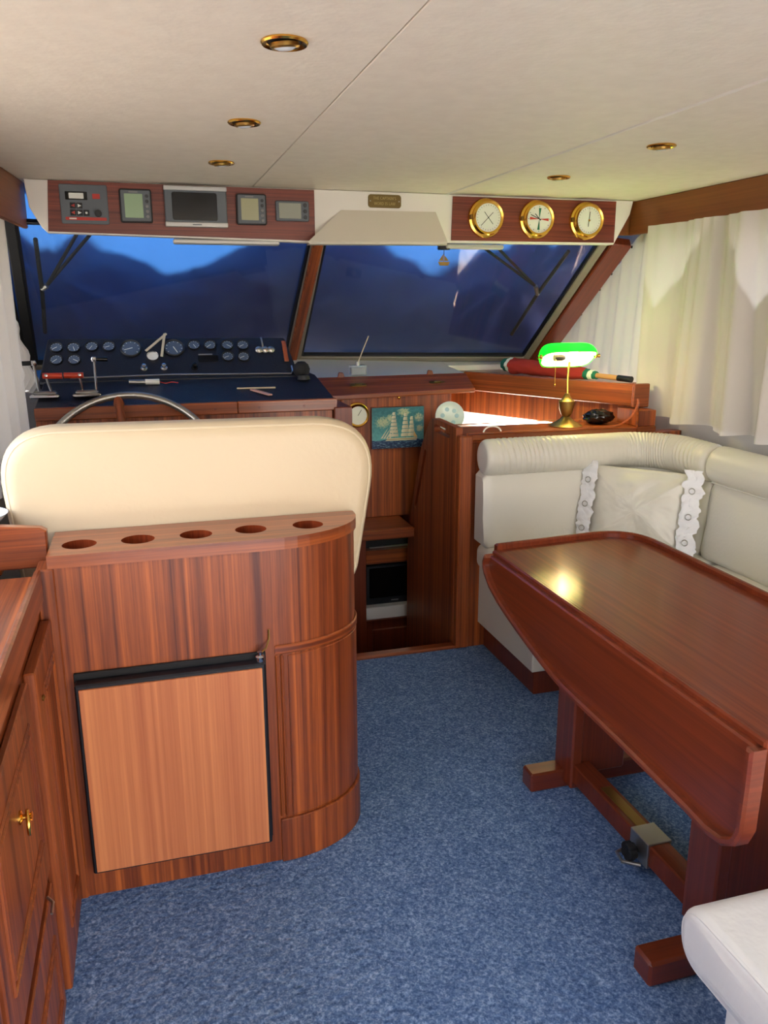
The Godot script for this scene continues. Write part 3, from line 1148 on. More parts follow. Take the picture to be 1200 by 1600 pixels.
	for s in [-1.0, 1.0]:
		c = MB.new()
		var fn := func(u: float, v: float) -> Vector3:
			var y := lerpf(-0.185, 0.18, v)
			var xx: float = s * (0.172 + u * 0.065 + 0.016 * nz.get_noise_1d(y * 2.0 + s) + 0.010 * nz.get_noise_1d(y * 7.0 + s * 3.0) * (1.0 if u > 0.5 else -0.6))
			return px * V(xx, y, 0.022 - 0.022 * u * u + 0.012 * nz.get_noise_2d(xx * 2.0, y * 3.0))
		c.shell(fn, 8, 40, 0.004)
		var bd := obj("lace_band", c, M.lace, pl, 60.0)
		for k in 3:
			var y := -0.10 + k * 0.10
			var rg := PackedVector3Array()
			for q in 14:
				var an := TAU * q / 14.0
				rg.append(px * V(s * 0.205 + 0.011 * cos(an), y + 0.011 * sin(an), 0.026))
			c = MB.new()
			c.tube(rg, 0.002, 6, true)
			obj("eyelet", c, M.steel, bd)

# ---------- table
func dining_table() -> void:
	var t := thing("dining_table", "dark mahogany drop-leaf table with raised rim in front of the sofa", "table", V(1.25, 0, -1.65))
	var plan := round_poly([Vector2(1.012, 1.04), Vector2(1.505, 1.04), Vector2(1.53, 2.30), Vector2(1.012, 2.25)], [0.012, 0.06, 0.16, 0.012], 8, 1.0)
	var b := MB.new()
	up_prism(b, plan, 0.676, 0.70, 0.003)
	obj("table_top", b, M.table, t)
	# rim
	b = MB.new()
	var rim := PackedVector2Array()
	var inner := PackedVector2Array()
	var start := -1
	var pts := round_poly([Vector2(1.505, 1.05), Vector2(1.53, 2.30), Vector2(1.025, 2.252)], [0.0, 0.16, 0.0], 12, 1.0)
	var path := PackedVector2Array()
	path.append(Vector2(1.505, 1.04))
	for i in 13:
		var tt := i / 12.0
		var c0 := Vector2(1.53, 2.30) + (Vector2(1.505, 1.04) - Vector2(1.53, 2.30)).normalized() * 0.17
		var c1 := Vector2(1.53, 2.30) + (Vector2(1.012, 2.25) - Vector2(1.53, 2.30)).normalized() * 0.17
		path.append(c0.lerp(Vector2(1.53, 2.30), tt).lerp(Vector2(1.53, 2.30).lerp(c1, tt), tt))
	path.append(Vector2(1.018, 2.2506))
	for i in path.size():
		var e := (path[mini(i + 1, path.size() - 1)] - path[maxi(i - 1, 0)]).normalized()
		var n := Vector2(-e.y, e.x)
		rim.append(path[i] - n * 0.007)
		inner.append(path[i] + n * 0.011)
	inner.reverse()
	rim.append_array(inner)
	up_prism(b, rim, 0.672, 0.718, 0.005)
	obj("rim", b, M.table, t)
	# hinge rail and hanging leaf
	b = MB.new()
	b.box(V(1.000, 0.676, -2.235), V(1.014, 0.703, -1.042), 0.004)
	obj("hinge_rail", b, M.table, t)
	# leaf outline in (z, y)
	var leaf := PackedVector2Array()
	for q in [[-2.222, 0.690], [-2.234, 0.668], [-2.232, 0.652], [-2.22, 0.634], [-2.18, 0.603], [-2.12, 0.578], [-2.06, 0.560], [-1.98, 0.540], [-1.87, 0.516], [-1.76, 0.496], [-1.70, 0.490], [-1.45, 0.484], [-1.20, 0.472], [-1.135, 0.466], [-1.09, 0.472], [-1.06, 0.492], [-1.047, 0.524], [-1.045, 0.62], [-1.045, 0.690]]:
		leaf.append(Vector2(q[0], q[1]))
	b = MB.new()
	var lx := Transform3D(Basis(V(0, 0, 1), V(0, 1, 0), V(-1, 0, 0)), V(1.004, 0, 0))
	b.prism(leaf, lx, 0.018, 0.004)
	var lf := obj("drop_leaf", b, M.table_s, t)
	# raised rim round the leaf
	var ro := PackedVector2Array()
	var ri := PackedVector2Array()
	for i in leaf.size():
		var e := (leaf[mini(i + 1, leaf.size() - 1)] - leaf[maxi(i - 1, 0)]).normalized()
		var n := Vector2(e.y, -e.x)
		if (leaf[i] + n * 0.01).distance_to(Vector2(-1.6, 0.7)) < leaf[i].distance_to(Vector2(-1.6, 0.7)): n = -n
		ro.append(leaf[i] + n * 0.008)
		ri.append(leaf[i] - n * 0.010)
	ri.reverse()
	ro.append_array(ri)
	b = MB.new()
	b.prism(ro, Transform3D(Basis(V(0, 0, 1), V(0, 1, 0), V(-1, 0, 0)), V(1.006, 0, 0)), 0.038, 0.005)
	obj("leaf_rim", b, M.table_s, lf)
	# second leaf hangs on the sofa side
	b = MB.new()
	b.box(V(1.523, 0.50, -2.08), V(1.541, 0.671, -1.05), 0.006)
	obj("drop_leaf", b, M.table, t)
	# trestles
	for z in [-1.985, -1.34]:
		b = boxm(V(1.155, 0.058, z - 0.045), V(1.335, 0.675, z + 0.045), 0.006)
		var l := obj("leg", b, M.table_y, t)
		obj("corner_strip", boxm(V(1.146, 0.02, z - 0.05), V(1.182, 0.60, z + 0.055), 0.005), M.table_y, l)
		var x0 := 1.037 if z < -1.6 else 0.957
		var zf: float = -2.005 if z < -1.6 else -1.268
		obj("foot", boxm(V(x0, 0.0, zf - 0.032), V(1.50, 0.062, zf + 0.032), 0.006), M.table_x, t)
	obj("top_bearer", boxm(V(1.03, 0.64, -1.40), V(1.47, 0.6755, -1.30), 0.003), M.table_x, t)
	obj("top_bearer", boxm(V(1.03, 0.64, -2.02), V(1.47, 0.6755, -1.93), 0.003), M.table_x, t)
	obj("stretcher", boxm(V(1.152, 0.042, -1.94), V(1.212, 0.103, -1.29), 0.004), M.table, t)
	obj("brass_strip", boxm(V(1.166, 0.1031, -1.80), V(1.198, 0.1055, -1.60), 0.001), M.brass_dull, t)
	var k := obj("clamp_bracket", boxm(V(1.146, 0.036, -1.615), V(1.217, 0.1085, -1.535), 0.002), M.steel, t)
	b = MB.new()
	for i in 5:
		var a := TAU * i / 5.0
		b.lathe([[0.0, 0.0], [0.012, 0.0], [0.013, 0.004], [0.013, 0.018], [0.010, 0.022], [0.0, 0.022]], spun(V(1.134, 0.064 + 0.013 * sin(a), -1.58 + 0.013 * cos(a)), V(-1, 0, 0)), 12)
	b.lathe([[0.0, -0.014], [0.008, -0.014], [0.008, 0.02], [0.0, 0.02]], spun(V(1.134, 0.064, -1.58), V(-1, 0, 0)), 12)
	obj("clamp_knob", b, M.black_matt, k)
	b = MB.new()
	b.tube(PackedVector3Array([V(1.14, 0.042, -1.62), V(1.108, 0.040, -1.612), V(1.102, 0.040, -1.575), V(1.14, 0.040, -1.55)]), 0.005, 8)
	obj("clamp_wire", b, M.steel, k)

# ---------- half-height partition, stair side panel and galley
func partition_and_galley() -> void:
	var t := thing("partition", "half-height mahogany partition behind the sofa with a shelf on top", "partition", V(1.7, 0, -3.08))
	obj("panel", boxm(V(1.236, -0.46, -3.10), V(2.255, 0.905, -3.05), 0.002), M.wood, t)
	obj("end_post", boxm(V(1.205, 0.0, -3.084), V(1.262, 0.928, -3.040), 0.005), M.wood, t)
	obj("shelf", boxm(V(1.236, 0.906, -3.28), V(2.125, 0.930, -3.052), 0.003), M.wood_x, t)
	# lip with a swept-up end
	var lip := PackedVector2Array()
	for q in [[1.236, 0.895], [1.90, 0.895], [2.03, 0.895], [2.03, 1.035]]: lip.append(Vector2(q[0], q[1]))
	for i in 11:
		var a := PI * 0.5 * i / 10.0
		lip.append(Vector2(1.90 + 0.125 * cos(a) - 0.0, 1.055 - 0.115 * sin(a)) if i > 0 else Vector2(2.022, 1.052))
	lip.append(Vector2(1.236, 0.940))
	var b := MB.new()
	b.prism(lip, Transform3D(Basis(), V(0, 0, -3.060)), 0.016, 0.003)
	obj("front_lip", b, M.wood_x, t)
	b = MB.new()
	b.prism(lip, Transform3D(Basis(), V(0, 0, -3.30)), 0.016, 0.003)
	obj("rear_lip", b, M.wood_x, t)
	obj("end_block", boxm(V(2.031, 0.931, -3.22), V(2.12, 1.00, -3.052), 0.003), M.wood, t)

	obj("hull_end_panel", boxm(V(2.031, 0.838, -3.345), V(2.255, 1.066, -3.32), 0.002), M.wood, t)

	# side panel of the companionway with hand holds
	var s := thing("stair_side_panel", "dark mahogany companionway side panel with slotted hand holds", "panel", V(1.2, -0.46, -3.3))
	var g := CSGCombiner3D.new()
	var poly := CSGPolygon3D.new()
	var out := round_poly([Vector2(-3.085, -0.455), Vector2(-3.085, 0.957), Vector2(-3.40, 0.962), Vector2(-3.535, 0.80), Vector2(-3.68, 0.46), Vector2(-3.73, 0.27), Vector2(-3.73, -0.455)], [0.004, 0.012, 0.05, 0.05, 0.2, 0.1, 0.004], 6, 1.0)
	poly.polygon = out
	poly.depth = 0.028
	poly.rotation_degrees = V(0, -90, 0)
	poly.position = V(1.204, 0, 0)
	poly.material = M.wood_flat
	g.add_child(poly)
	# slot 1 near the top, slot 2 along the raked edge
	for sl in [[Vector2(-3.335, 0.922), Vector2(-3.175, 0.918), 0.017], [Vector2(-3.470, 0.790), Vector2(-3.605, 0.505), 0.014]]:
		var q := CSGPolygon3D.new()
		var dd: Vector2 = (sl[1] - sl[0]).normalized()
		var nn := Vector2(-dd.y, dd.x)
		var pp := PackedVector2Array()
		for i in 9:
			var a := PI * 0.5 + PI * i / 8.0
			pp.append(sl[0] + (dd * cos(a) + nn * sin(a)) * sl[2])
		for i in 9:
			var a := -PI * 0.5 + PI * i / 8.0
			pp.append(sl[1] + (dd * cos(a) + nn * sin(a)) * sl[2])
		q.polygon = pp
		q.depth = 0.2
		q.rotation_degrees = V(0, -90, 0)
		q.position = V(1.10, 0, 0)
		q.operation = CSGShape3D.OPERATION_SUBTRACTION
		q.material = M.dark_wood
		g.add_child(q)
	g.name = "board"
	g.position = -s.position
	s.add_child(g, true)

	# galley: counter, coaming shelf running back to the windscreen
	var c := thing("galley_counter", "white galley counter below the wooden coaming", "counter", V(1.9, 0.80, -3.6))
	var plan := PackedVector2Array([Vector2(1.245, 3.34), Vector2(2.255, 3.34), Vector2(2.255, 4.05), Vector2(1.475, 4.14), Vector2(1.475, 3.84), Vector2(1.245, 3.84)])
	b = MB.new()
	up_prism(b, PackedVector2Array([Vector2(1.50, 3.32), Vector2(2.255, 3.32), Vector2(2.255, 4.2), Vector2(1.50, 4.2)]), 0.80, 0.835, 0.004)
	obj("top", b, M.white_gloss, c)
	obj("cupboard", boxm(V(1.52, -0.46, -4.2), V(2.255, 0.799, -3.36), 0.003), M.wood, c)
	var k := thing("coaming_shelf", "mahogany side shelf with deep front board below the curtain", "shelf", V(2.0, 0.9, -3.6))
	var a0 := V(1.62, 0, -4.0)
	var a1 := V(2.055, 0, -3.13)
	var d := (a1 - a0).normalized()
	b = MB.new()
	b.bar(a0 + V(0, 1.058, 0) - d * 0.02, a1 + V(0, 1.058, 0), 0.024, 0.096, 0.004)
	obj("front_board", b, M.wood_zs, k)
	b = MB.new()
	up_prism(b, PackedVector2Array([Vector2(2.066, 3.143), Vector2(2.12, 3.143), Vector2(2.12, 3.36), Vector2(2.225, 3.36), Vector2(2.225, 4.29), Vector2(1.64, 4.29), Vector2(1.632, 4.02)]), 1.07, 1.088, 0.002)
	obj("shelf_board", b, M.wood_z, k)
	obj("end_board", boxm(V(2.045, 1.005, -3.142), V(2.125, 1.108, -3.118), 0.004), M.wood_x, k)
	b = MB.new()
	b.bar(a0 + V(0.03, 0.979, 0) - d * 0.34, a1 + V(0.03, 0.979, 0), 0.012, 0.178, 0.002)
	obj("veneer_panel", b, M.wood, k)
	# added lamp under the shelf, standing in for daylight on the counter
	var l := thing("added_galley_lamp", "added flat white lamp under the galley shelf standing in for daylight", "lamp", V(1.95, 1.04, -3.75))
	obj("housing", boxm(V(1.86, 1.045, -4.0), V(2.06, 1.069, -3.66), 0.004), M.white, l)
	var em := mat(Color(1, 0.97, 0.92), 0.5)
	em.emission_enabled = true
	em.emission = Color(1, 0.97, 0.92)
	em.emission_energy_multiplier = 6.0
	obj("diffuser", boxm(V(1.87, 1.040, -3.99), V(2.05, 1.0449, -3.67), 0.001), em, l)
	var al := AreaLight3D.new()
	al.name = "added_galley_light"  # added light in place of daylight over the counter
	al.area_size = Vector2(0.17, 0.30)
	al.light_color = Color(1, 0.97, 0.92)
	al.light_energy = 6.0
	al.area_range = 8.0
	al.shadow_enabled = true
	al.position = V(1.96, 1.036, -3.83)
	al.rotation_degrees = V(-90, 0, 0)
	add_child(al)

# ---------- bulkhead under the windscreen with shelves
func forward_bulkhead() -> void:
	var z := -3.85
	var t := setting("wall_front", "mahogany forward bulkhead with shelf and niches below the windscreen", "wall", V(1.1, -0.46, z))
	obj("panel", boxm(V(0.80, 0.397, z - 0.03), V(1.472, 1.04, z), 0.002), M.wood, t)
	obj("corner_post", boxm(V(0.895, 0.40, z - 0.0), V(0.945, 1.03, z + 0.02), 0.004), M.wood, t)
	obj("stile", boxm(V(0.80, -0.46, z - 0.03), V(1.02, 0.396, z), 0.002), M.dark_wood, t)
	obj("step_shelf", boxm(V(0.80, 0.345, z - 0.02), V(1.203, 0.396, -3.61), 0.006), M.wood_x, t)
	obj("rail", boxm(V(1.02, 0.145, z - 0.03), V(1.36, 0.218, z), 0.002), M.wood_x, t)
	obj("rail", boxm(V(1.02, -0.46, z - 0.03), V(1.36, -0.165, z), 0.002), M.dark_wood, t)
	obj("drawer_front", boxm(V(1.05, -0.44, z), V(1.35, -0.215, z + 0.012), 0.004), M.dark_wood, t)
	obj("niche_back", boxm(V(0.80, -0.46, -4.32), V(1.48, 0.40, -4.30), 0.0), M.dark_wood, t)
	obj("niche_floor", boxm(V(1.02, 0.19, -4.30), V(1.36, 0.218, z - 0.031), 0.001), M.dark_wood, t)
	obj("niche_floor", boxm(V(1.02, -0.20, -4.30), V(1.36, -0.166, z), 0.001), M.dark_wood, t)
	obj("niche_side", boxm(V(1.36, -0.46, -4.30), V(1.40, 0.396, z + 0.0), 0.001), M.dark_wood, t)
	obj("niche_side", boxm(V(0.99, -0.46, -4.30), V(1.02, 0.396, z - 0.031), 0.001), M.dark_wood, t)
	obj("return_panel", boxm(V(1.452, -0.46, -4.3), V(1.472, 1.0, z - 0.031), 0.001), M.wood, t)
	# things in the niches
	var r := thing("radio", "black radio with a metal front strip in the upper niche", "radio", V(1.2, 0.2185, -3.95))
	obj("case", boxm(V(1.03, 0.2185, -4.1), V(1.35, 0.275, -3.90), 0.003), M.black_matt, r)
	obj("front_strip", boxm(V(1.05, 0.2185, -3.8999), V(1.30, 0.226, -3.888), 0.001), M.steel, r)
	var tv := thing("television", "small black television in the lower niche", "television", V(1.19, -0.10, -3.95))
	obj("case", boxm(V(1.030, -0.098, -4.2), V(1.345, 0.120, -3.90), 0.006), M.black, tv)
	obj("screen", boxm(V(1.050, -0.060, -3.902), V(1.325, 0.105, -3.893), 0.003), M.black_gloss, tv)
	obj("badge", boxm(V(1.17, -0.083, -3.9005), V(1.21, -0.077, -3.899), 0.0), M.button, tv)
	tag(obj("board", boxm(V(1.022, -0.1655, -4.15), V(1.358, -0.0985, -3.862), 0.003), M.white), "white board under the small black television", "board")
	# dash shelf under the glass and the slanting flap
	var d := thing("dash_shelf", "white dash shelf along the foot of the windscreen", "shelf", V(1.4, 1.05, -4.3))
	var b := MB.new()
	b.prism(PackedVector2Array([Vector2(4.002, 1.092), Vector2(4.30, 1.115), Vector2(4.62, 1.165), Vector2(4.62, 1.08), Vector2(4.002, 1.05)]), Transform3D(Basis(V(0, 0, -1), V(0, 1, 0), V(1, 0, 0)), V(0.74, 0, 0)), 0.88, 0.003)
	b.prism(PackedVector2Array([Vector2(4.295, 1.115), Vector2(4.62, 1.165), Vector2(4.62, 1.08), Vector2(4.295, 1.08)]), Transform3D(Basis(V(0, 0, -1), V(0, 1, 0), V(1, 0, 0)), V(1.62, 0, 0)), 0.60, 0.002)
	obj("board", b, M.white, d)
	var f := thing("chart_flap", "sloping mahogany flap with two brass latches below the white dash", "flap", V(1.2, 1.0, -3.9))
	b = MB.new()
	# slanting board between two edges
	var q := [V(0.785, 1.094, -4.0), V(1.606, 1.099, -4.0), V(1.58, 1.036, -3.80), V(0.821, 1.020, -3.80)]
	var n := V(0, 0.93, 0.36) * 0.02
	b.rings([PackedVector3Array([q[0], q[1], q[2], q[3]]), PackedVector3Array([q[0] - n, q[1] - n, q[2] - n, q[3] - n])])
	obj("board", b, M.wood_x, f)
	b = MB.new()
	b.bar(V(0.815, 1.014, -3.802), V(1.578, 1.031, -3.802), 0.012, 0.022, 0.003)
	obj("lower_edge", b, M.wood_x, f)
	for x in [1.001, 1.413]:
		b = MB.new()
		var xf := facing(V(x, 1.062, -3.9), V(0, 0.93, 0.36), V(0, 0, -1))
		b.slab(rrect(0.085, 0.03, 0.012, 5), xf, 0.004, 0.0015, 0.0, 0.0, 0.0, 2)
		var la := obj("latch_plate", b, M.brass_dull, f)
		b = MB.new()
		b.slab(rrect(0.036, 0.012, 0.005, 4), xf * Transform3D(Basis(), V(0, 0, 0.004)), 0.006, 0.002, 0.0, 0.0, 0.0, 2)
		obj("latch_tongue", b, M.brass_plate, la)
	for x in [[0.938, "beside the scent bottle"], [1.41, "away from the scent bottle"]]:
		b = MB.new()
		b.prism(round_poly([Vector2(-0.018, 0), Vector2(0.018, 0), Vector2(0.012, 0.026), Vector2(-0.012, 0.03)], [0.008], 4, 1.0), Transform3D(Basis(), V(x[0], 1.090, -4.01)), 0.014, 0.003)
		tag(obj("wooden_clip", b, M.dark_wood), "small dark wooden clip on the white dash " + x[1], "clip")
	# bulkhead lamp button
	b = MB.new()
	b.lathe([[0.0, 0.0], [0.009, 0.0], [0.009, 0.004], [0.005, 0.009], [0.0, 0.010]], spun(V(1.195, 1.000, z), V(0, 0, 1)), 16)
	obj("brass_knob", b, M.brass, t)

# ---------- helm dash, instruments, controls
func gauge(parent: Node3D, at: Vector3, n: Vector3, r: float, face: Material, bezel: Material) -> void:
	var b := MB.new()
	b.lathe([[0.0, 0.0], [r, 0.0], [r, 0.007], [r * 0.93, 0.010], [r * 0.84, 0.007], [r * 0.83, 0.004], [0.0, 0.004]], spun(at, n), 28)
	var g := obj("gauge", b, bezel, parent)
	b = MB.new()
	b.lathe([[0.0, 0.004], [r * 0.83, 0.004], [r * 0.83, 0.0048], [0.0, 0.0048]], spun(at, n), 28)
	obj("dial", b, face, g)
	var xf := facing(at + n * 0.0052, n)
	b = MB.new()
	var a := rng.randf_range(3.4, 5.8)
	b.bar(xf.origin - xf.basis * V(cos(a), sin(a), 0) * r * 0.15, xf.origin + xf.basis * V(cos(a), sin(a), 0) * r * 0.65, r * 0.07, 0.001, 0.0, n)
	obj("needle", b, M.dial, g)
	b = MB.new()
	for i in 9:
		var q := -0.7 + i * (PI + 1.4) / 8.0
		var dv := xf.basis * V(cos(q), sin(q), 0)
		b.bar(xf.origin + dv * r * 0.66, xf.origin + dv * r * 0.78, r * 0.05, 0.0006, 0.0, n)
	obj("scale_marks", b, M.dial, g)

func helm_dash() -> void:
	var d := thing("helm_desk", "dark blue black helm desk with mahogany front edge", "desk", V(0.1, 0, -3.4))
	var b := MB.new()
	b.prism(PackedVector2Array([Vector2(3.235, 1.078), Vector2(3.62, 1.142), Vector2(4.05, 1.142), Vector2(4.05, 1.05), Vector2(3.235, 1.05)]), Transform3D(Basis(V(0, 0, -1), V(0, 1, 0), V(1, 0, 0)), V(-0.405, 0, 0)), 1.135, 0.003)
	obj("top", b, M.dash, d)
	for e in [[-0.405, 0.335], [0.3375, 0.735]]:
		obj("front_edge", boxm(V(e[0], 1.033, -3.236), V(e[1], 1.080, -3.212), 0.003), M.wood_x, d)
	obj("front_panel", boxm(V(-0.405, 0.0, -3.27), V(0.72, 1.032, -3.232), 0.002), M.wood, d)
	obj("side_panel", boxm(V(0.722, 0.0, -3.848), V(0.795, 1.045, -3.20), 0.003), M.dark_wood, d)
	for x in [-0.30, -0.12, 0.10, 0.25, 0.42, 0.6]:
		b = MB.new()
		b.lathe([[0.0, 0.0], [0.005, 0.0], [0.005, 0.002], [0.0, 0.0025]], spun(V(x, 1.055, -3.212), V(0, 0, 1)), 10)
		obj("screw_plug", b, M.dark_wood, d)
	# instrument panel
	var up := V(0, 0.168, -0.15).normalized()
	var n := V(0, 0.15, 0.168).normalized()
	var p := thing("instrument_panel", "black sloping engine instrument panel with rows of round gauges", "panel", V(0.1, 1.14, -3.65))
	b = MB.new()
	var xf := Transform3D(Basis(V(1, 0, 0), up, n), V(0, 1.147, -3.6) - n * 0.05)
	b.prism(round_poly([Vector2(-0.425, -0.012), Vector2(0.655, -0.012), Vector2(0.615, 0.212), Vector2(-0.388, 0.222)], [0.012], 4, 1.0), xf, 0.05, 0.006)
	obj("body", b, M.dash, p)
	var pts := [[-0.354, 1.273], [-0.286, 1.272], [-0.213, 1.275], [-0.145, 1.274], [0.21, 1.274], [0.28, 1.273], [0.355, 1.272], [0.423, 1.271], [-0.355, 1.225], [-0.285, 1.224], [0.351, 1.225], [0.419, 1.223]]
	for q in pts:
		gauge(p, V(q[0], q[1], -3.6 - (q[1] - 1.147) * 0.893), n, 0.027, M.dial_dark, M.black)
	for q in [[-0.054, 1.265], [0.125, 1.264]]:
		gauge(p, V(q[0], q[1], -3.6 - (q[1] - 1.147) * 0.893), n, 0.045, M.dial_dark, M.black)
	gauge(p, V(0.033, 1.231, -3.675), n, 0.026, M.dial, M.chrome)
	for x in [-0.006, 0.076, 0.204]:
		b = MB.new()
		b.lathe([[0.0, 0.0], [0.014, 0.0], [0.014, 0.004], [0.007, 0.006], [0.007, 0.014], [0.010, 0.018], [0.009, 0.024], [0.0, 0.026]], spun(V(x, 1.185, -3.634), n), 16)
		obj("knob", b, M.chrome if x < 0.1 else M.black_gloss, p)
	b = MB.new()
	b.prism(rrect(0.085, 0.034, 0.004, 4), facing(V(0.266, 1.219, -3.664), n), 0.004, 0.001)
	var sw := obj("switch_plate", b, M.black_gloss, p)
	b = MB.new()
	b.prism(rrect(0.06, 0.006, 0.001, 2), facing(V(0.255, 1.236, -3.679), n), 0.004, 0.001)
	obj("marking", b, M.button, sw)
	b = MB.new()
	for x in [-1, 0, 1]:
		b.lathe([[0.0, 0.0], [0.016, 0.0], [0.018, 0.006], [0.012, 0.014], [0.0, 0.018]], spun(V(0.518 + x * 0.026, 1.25, -3.692), n), 14)
	b.tube(PackedVector3Array([V(0.51, 1.25, -3.69), V(0.508, 1.275, -3.69), V(0.506, 1.305, -3.715)]), 0.004, 8)
	obj("ignition_lock", b, M.steel, p)
	b = MB.new()
	b.prism(rrect(0.020, 0.115, 0.003, 3), facing(V(0.607, 1.243, -3.685), n), 0.006, 0.002)
	obj("wooden_strip", b, M.wood_flat, p)
	# steel rail across the desk
	b = MB.new()
	b.tube(PackedVector3Array([V(-0.30, 1.158, -3.575), V(0.10, 1.162, -3.575), V(0.612, 1.155, -3.565), V(0.622, 1.165, -3.585), V(0.622, 1.185, -3.61)]), 0.0035, 8)
	tag(obj("grab_rail", b, M.steel), "thin steel rail along the foot of the instrument panel", "rail")
	# engine levers
	lever_unit("engine control with black knob beside the white curtain", -0.43, -0.325, [[-0.396, -0.405, 1.236, true, -0.445], [-0.350, -0.365, 1.178, false, 0.0]], [-0.378, -0.308])
	lever_unit("engine control with tall chrome lever beside the steering wheel", -0.277, -0.174, [[-0.190, -0.188, 1.246, true, -0.139], [-0.239, -0.245, 1.176, false, 0.0]], [-0.302, -0.232])
	# steering wheel
	var w := thing("steering_wheel", "steel steering wheel with wooden spokes behind the helm seat", "wheel", V(-0.075, 0.52, -3.0))
	var cen := V(-0.072, 0.83, -3.02)
	var wn := V(0, 0.42, 0.9).normalized()
	var wx := facing(cen, wn)
	var ring := PackedVector3Array()
	for i in 72:
		var a := TAU * i / 72.0
		ring.append(wx * V(cos(a) * 0.325, sin(a) * 0.325, 0))
	b = MB.new()
	b.tube(ring, 0.0135, 12, true)
	obj("rim", b, M.steel, w)
	for a in [1.68, 1.68 + TAU / 3.0, 1.68 + TAU * 2.0 / 3.0]:
		b = MB.new()
		var dir := wx.basis * V(cos(a), sin(a), 0)
		b.lathe([[0.0, 0.03], [0.012, 0.03], [0.011, 0.15], [0.017, 0.22], [0.014, 0.27], [0.02, 0.295], [0.012, 0.32], [0.0, 0.321]], spun(cen, dir), 16)
		obj("spoke", b, M.wood_flat, w)
	b = MB.new()
	b.lathe([[0.0, -0.22], [0.03, -0.22], [0.03, -0.03], [0.055, -0.02], [0.055, 0.02], [0.04, 0.03], [0.0, 0.034]], spun(cen, wn), 20)
	obj("hub", b, M.steel, w)

func lever_unit(label: String, x0: float, x1: float, levers: Array, grip: Array) -> void:
	var t := thing("engine_control", label, "control", V((x0 + x1) * 0.5, 1.09, -3.35))
	var b := MB.new()
	b.bar(V(x0, 1.110, -3.36), V(x1, 1.110, -3.36), 0.05, 0.012, 0.003)
	obj("base_plate", b, M.chrome, t)
	b = MB.new()
	b.bar(V(x0 + 0.01, 1.121, -3.365), V(x1 - 0.01, 1.121, -3.365), 0.036, 0.014, 0.006)
	obj("housing", b, M.steel, t)
	for l in levers:
		b = MB.new()
		b.tube(PackedVector3Array([V(l[0], 1.112, -3.36), V(lerpf(l[0], l[1], 0.5), lerpf(1.11, l[2], 0.5), -3.355), V(l[1], l[2], -3.35)]), 0.005, 8)
		var s := obj("lever", b, M.chrome, t)
		if l[3]:
			b = MB.new()
			b.tube(PackedVector3Array([V(l[1], l[2], -3.35), V(l[4], l[2] - 0.001, -3.35)]), 0.009, 10)
			obj("grip", b, M.black_gloss, s)
			b = MB.new()
			b.lathe([[0.0, -0.012], [0.009, -0.009], [0.012, 0.0], [0.009, 0.009], [0.0, 0.012]], Transform3D(Basis(), V(l[1], l[2], -3.35)), 14)
			obj("knob_end", b, M.chrome, s)
	b = MB.new()
	b.tube(PackedVector3Array([V(grip[0], 1.187, -3.352), V(grip[1], 1.186, -3.352)]), 0.0115, 14)
	var g := obj("red_grip", b, M.handle_red, t)
	b = MB.new()
	var cx: float = levers[1][1]
	b.lathe([[0.0, -0.001], [0.006, 0.0], [0.006, 0.013], [0.0, 0.015]], spun(V(cx, 1.187, -3.352), V(0, 0.25, 1)), 10)
	obj("grip_screw", b, M.chrome, g)

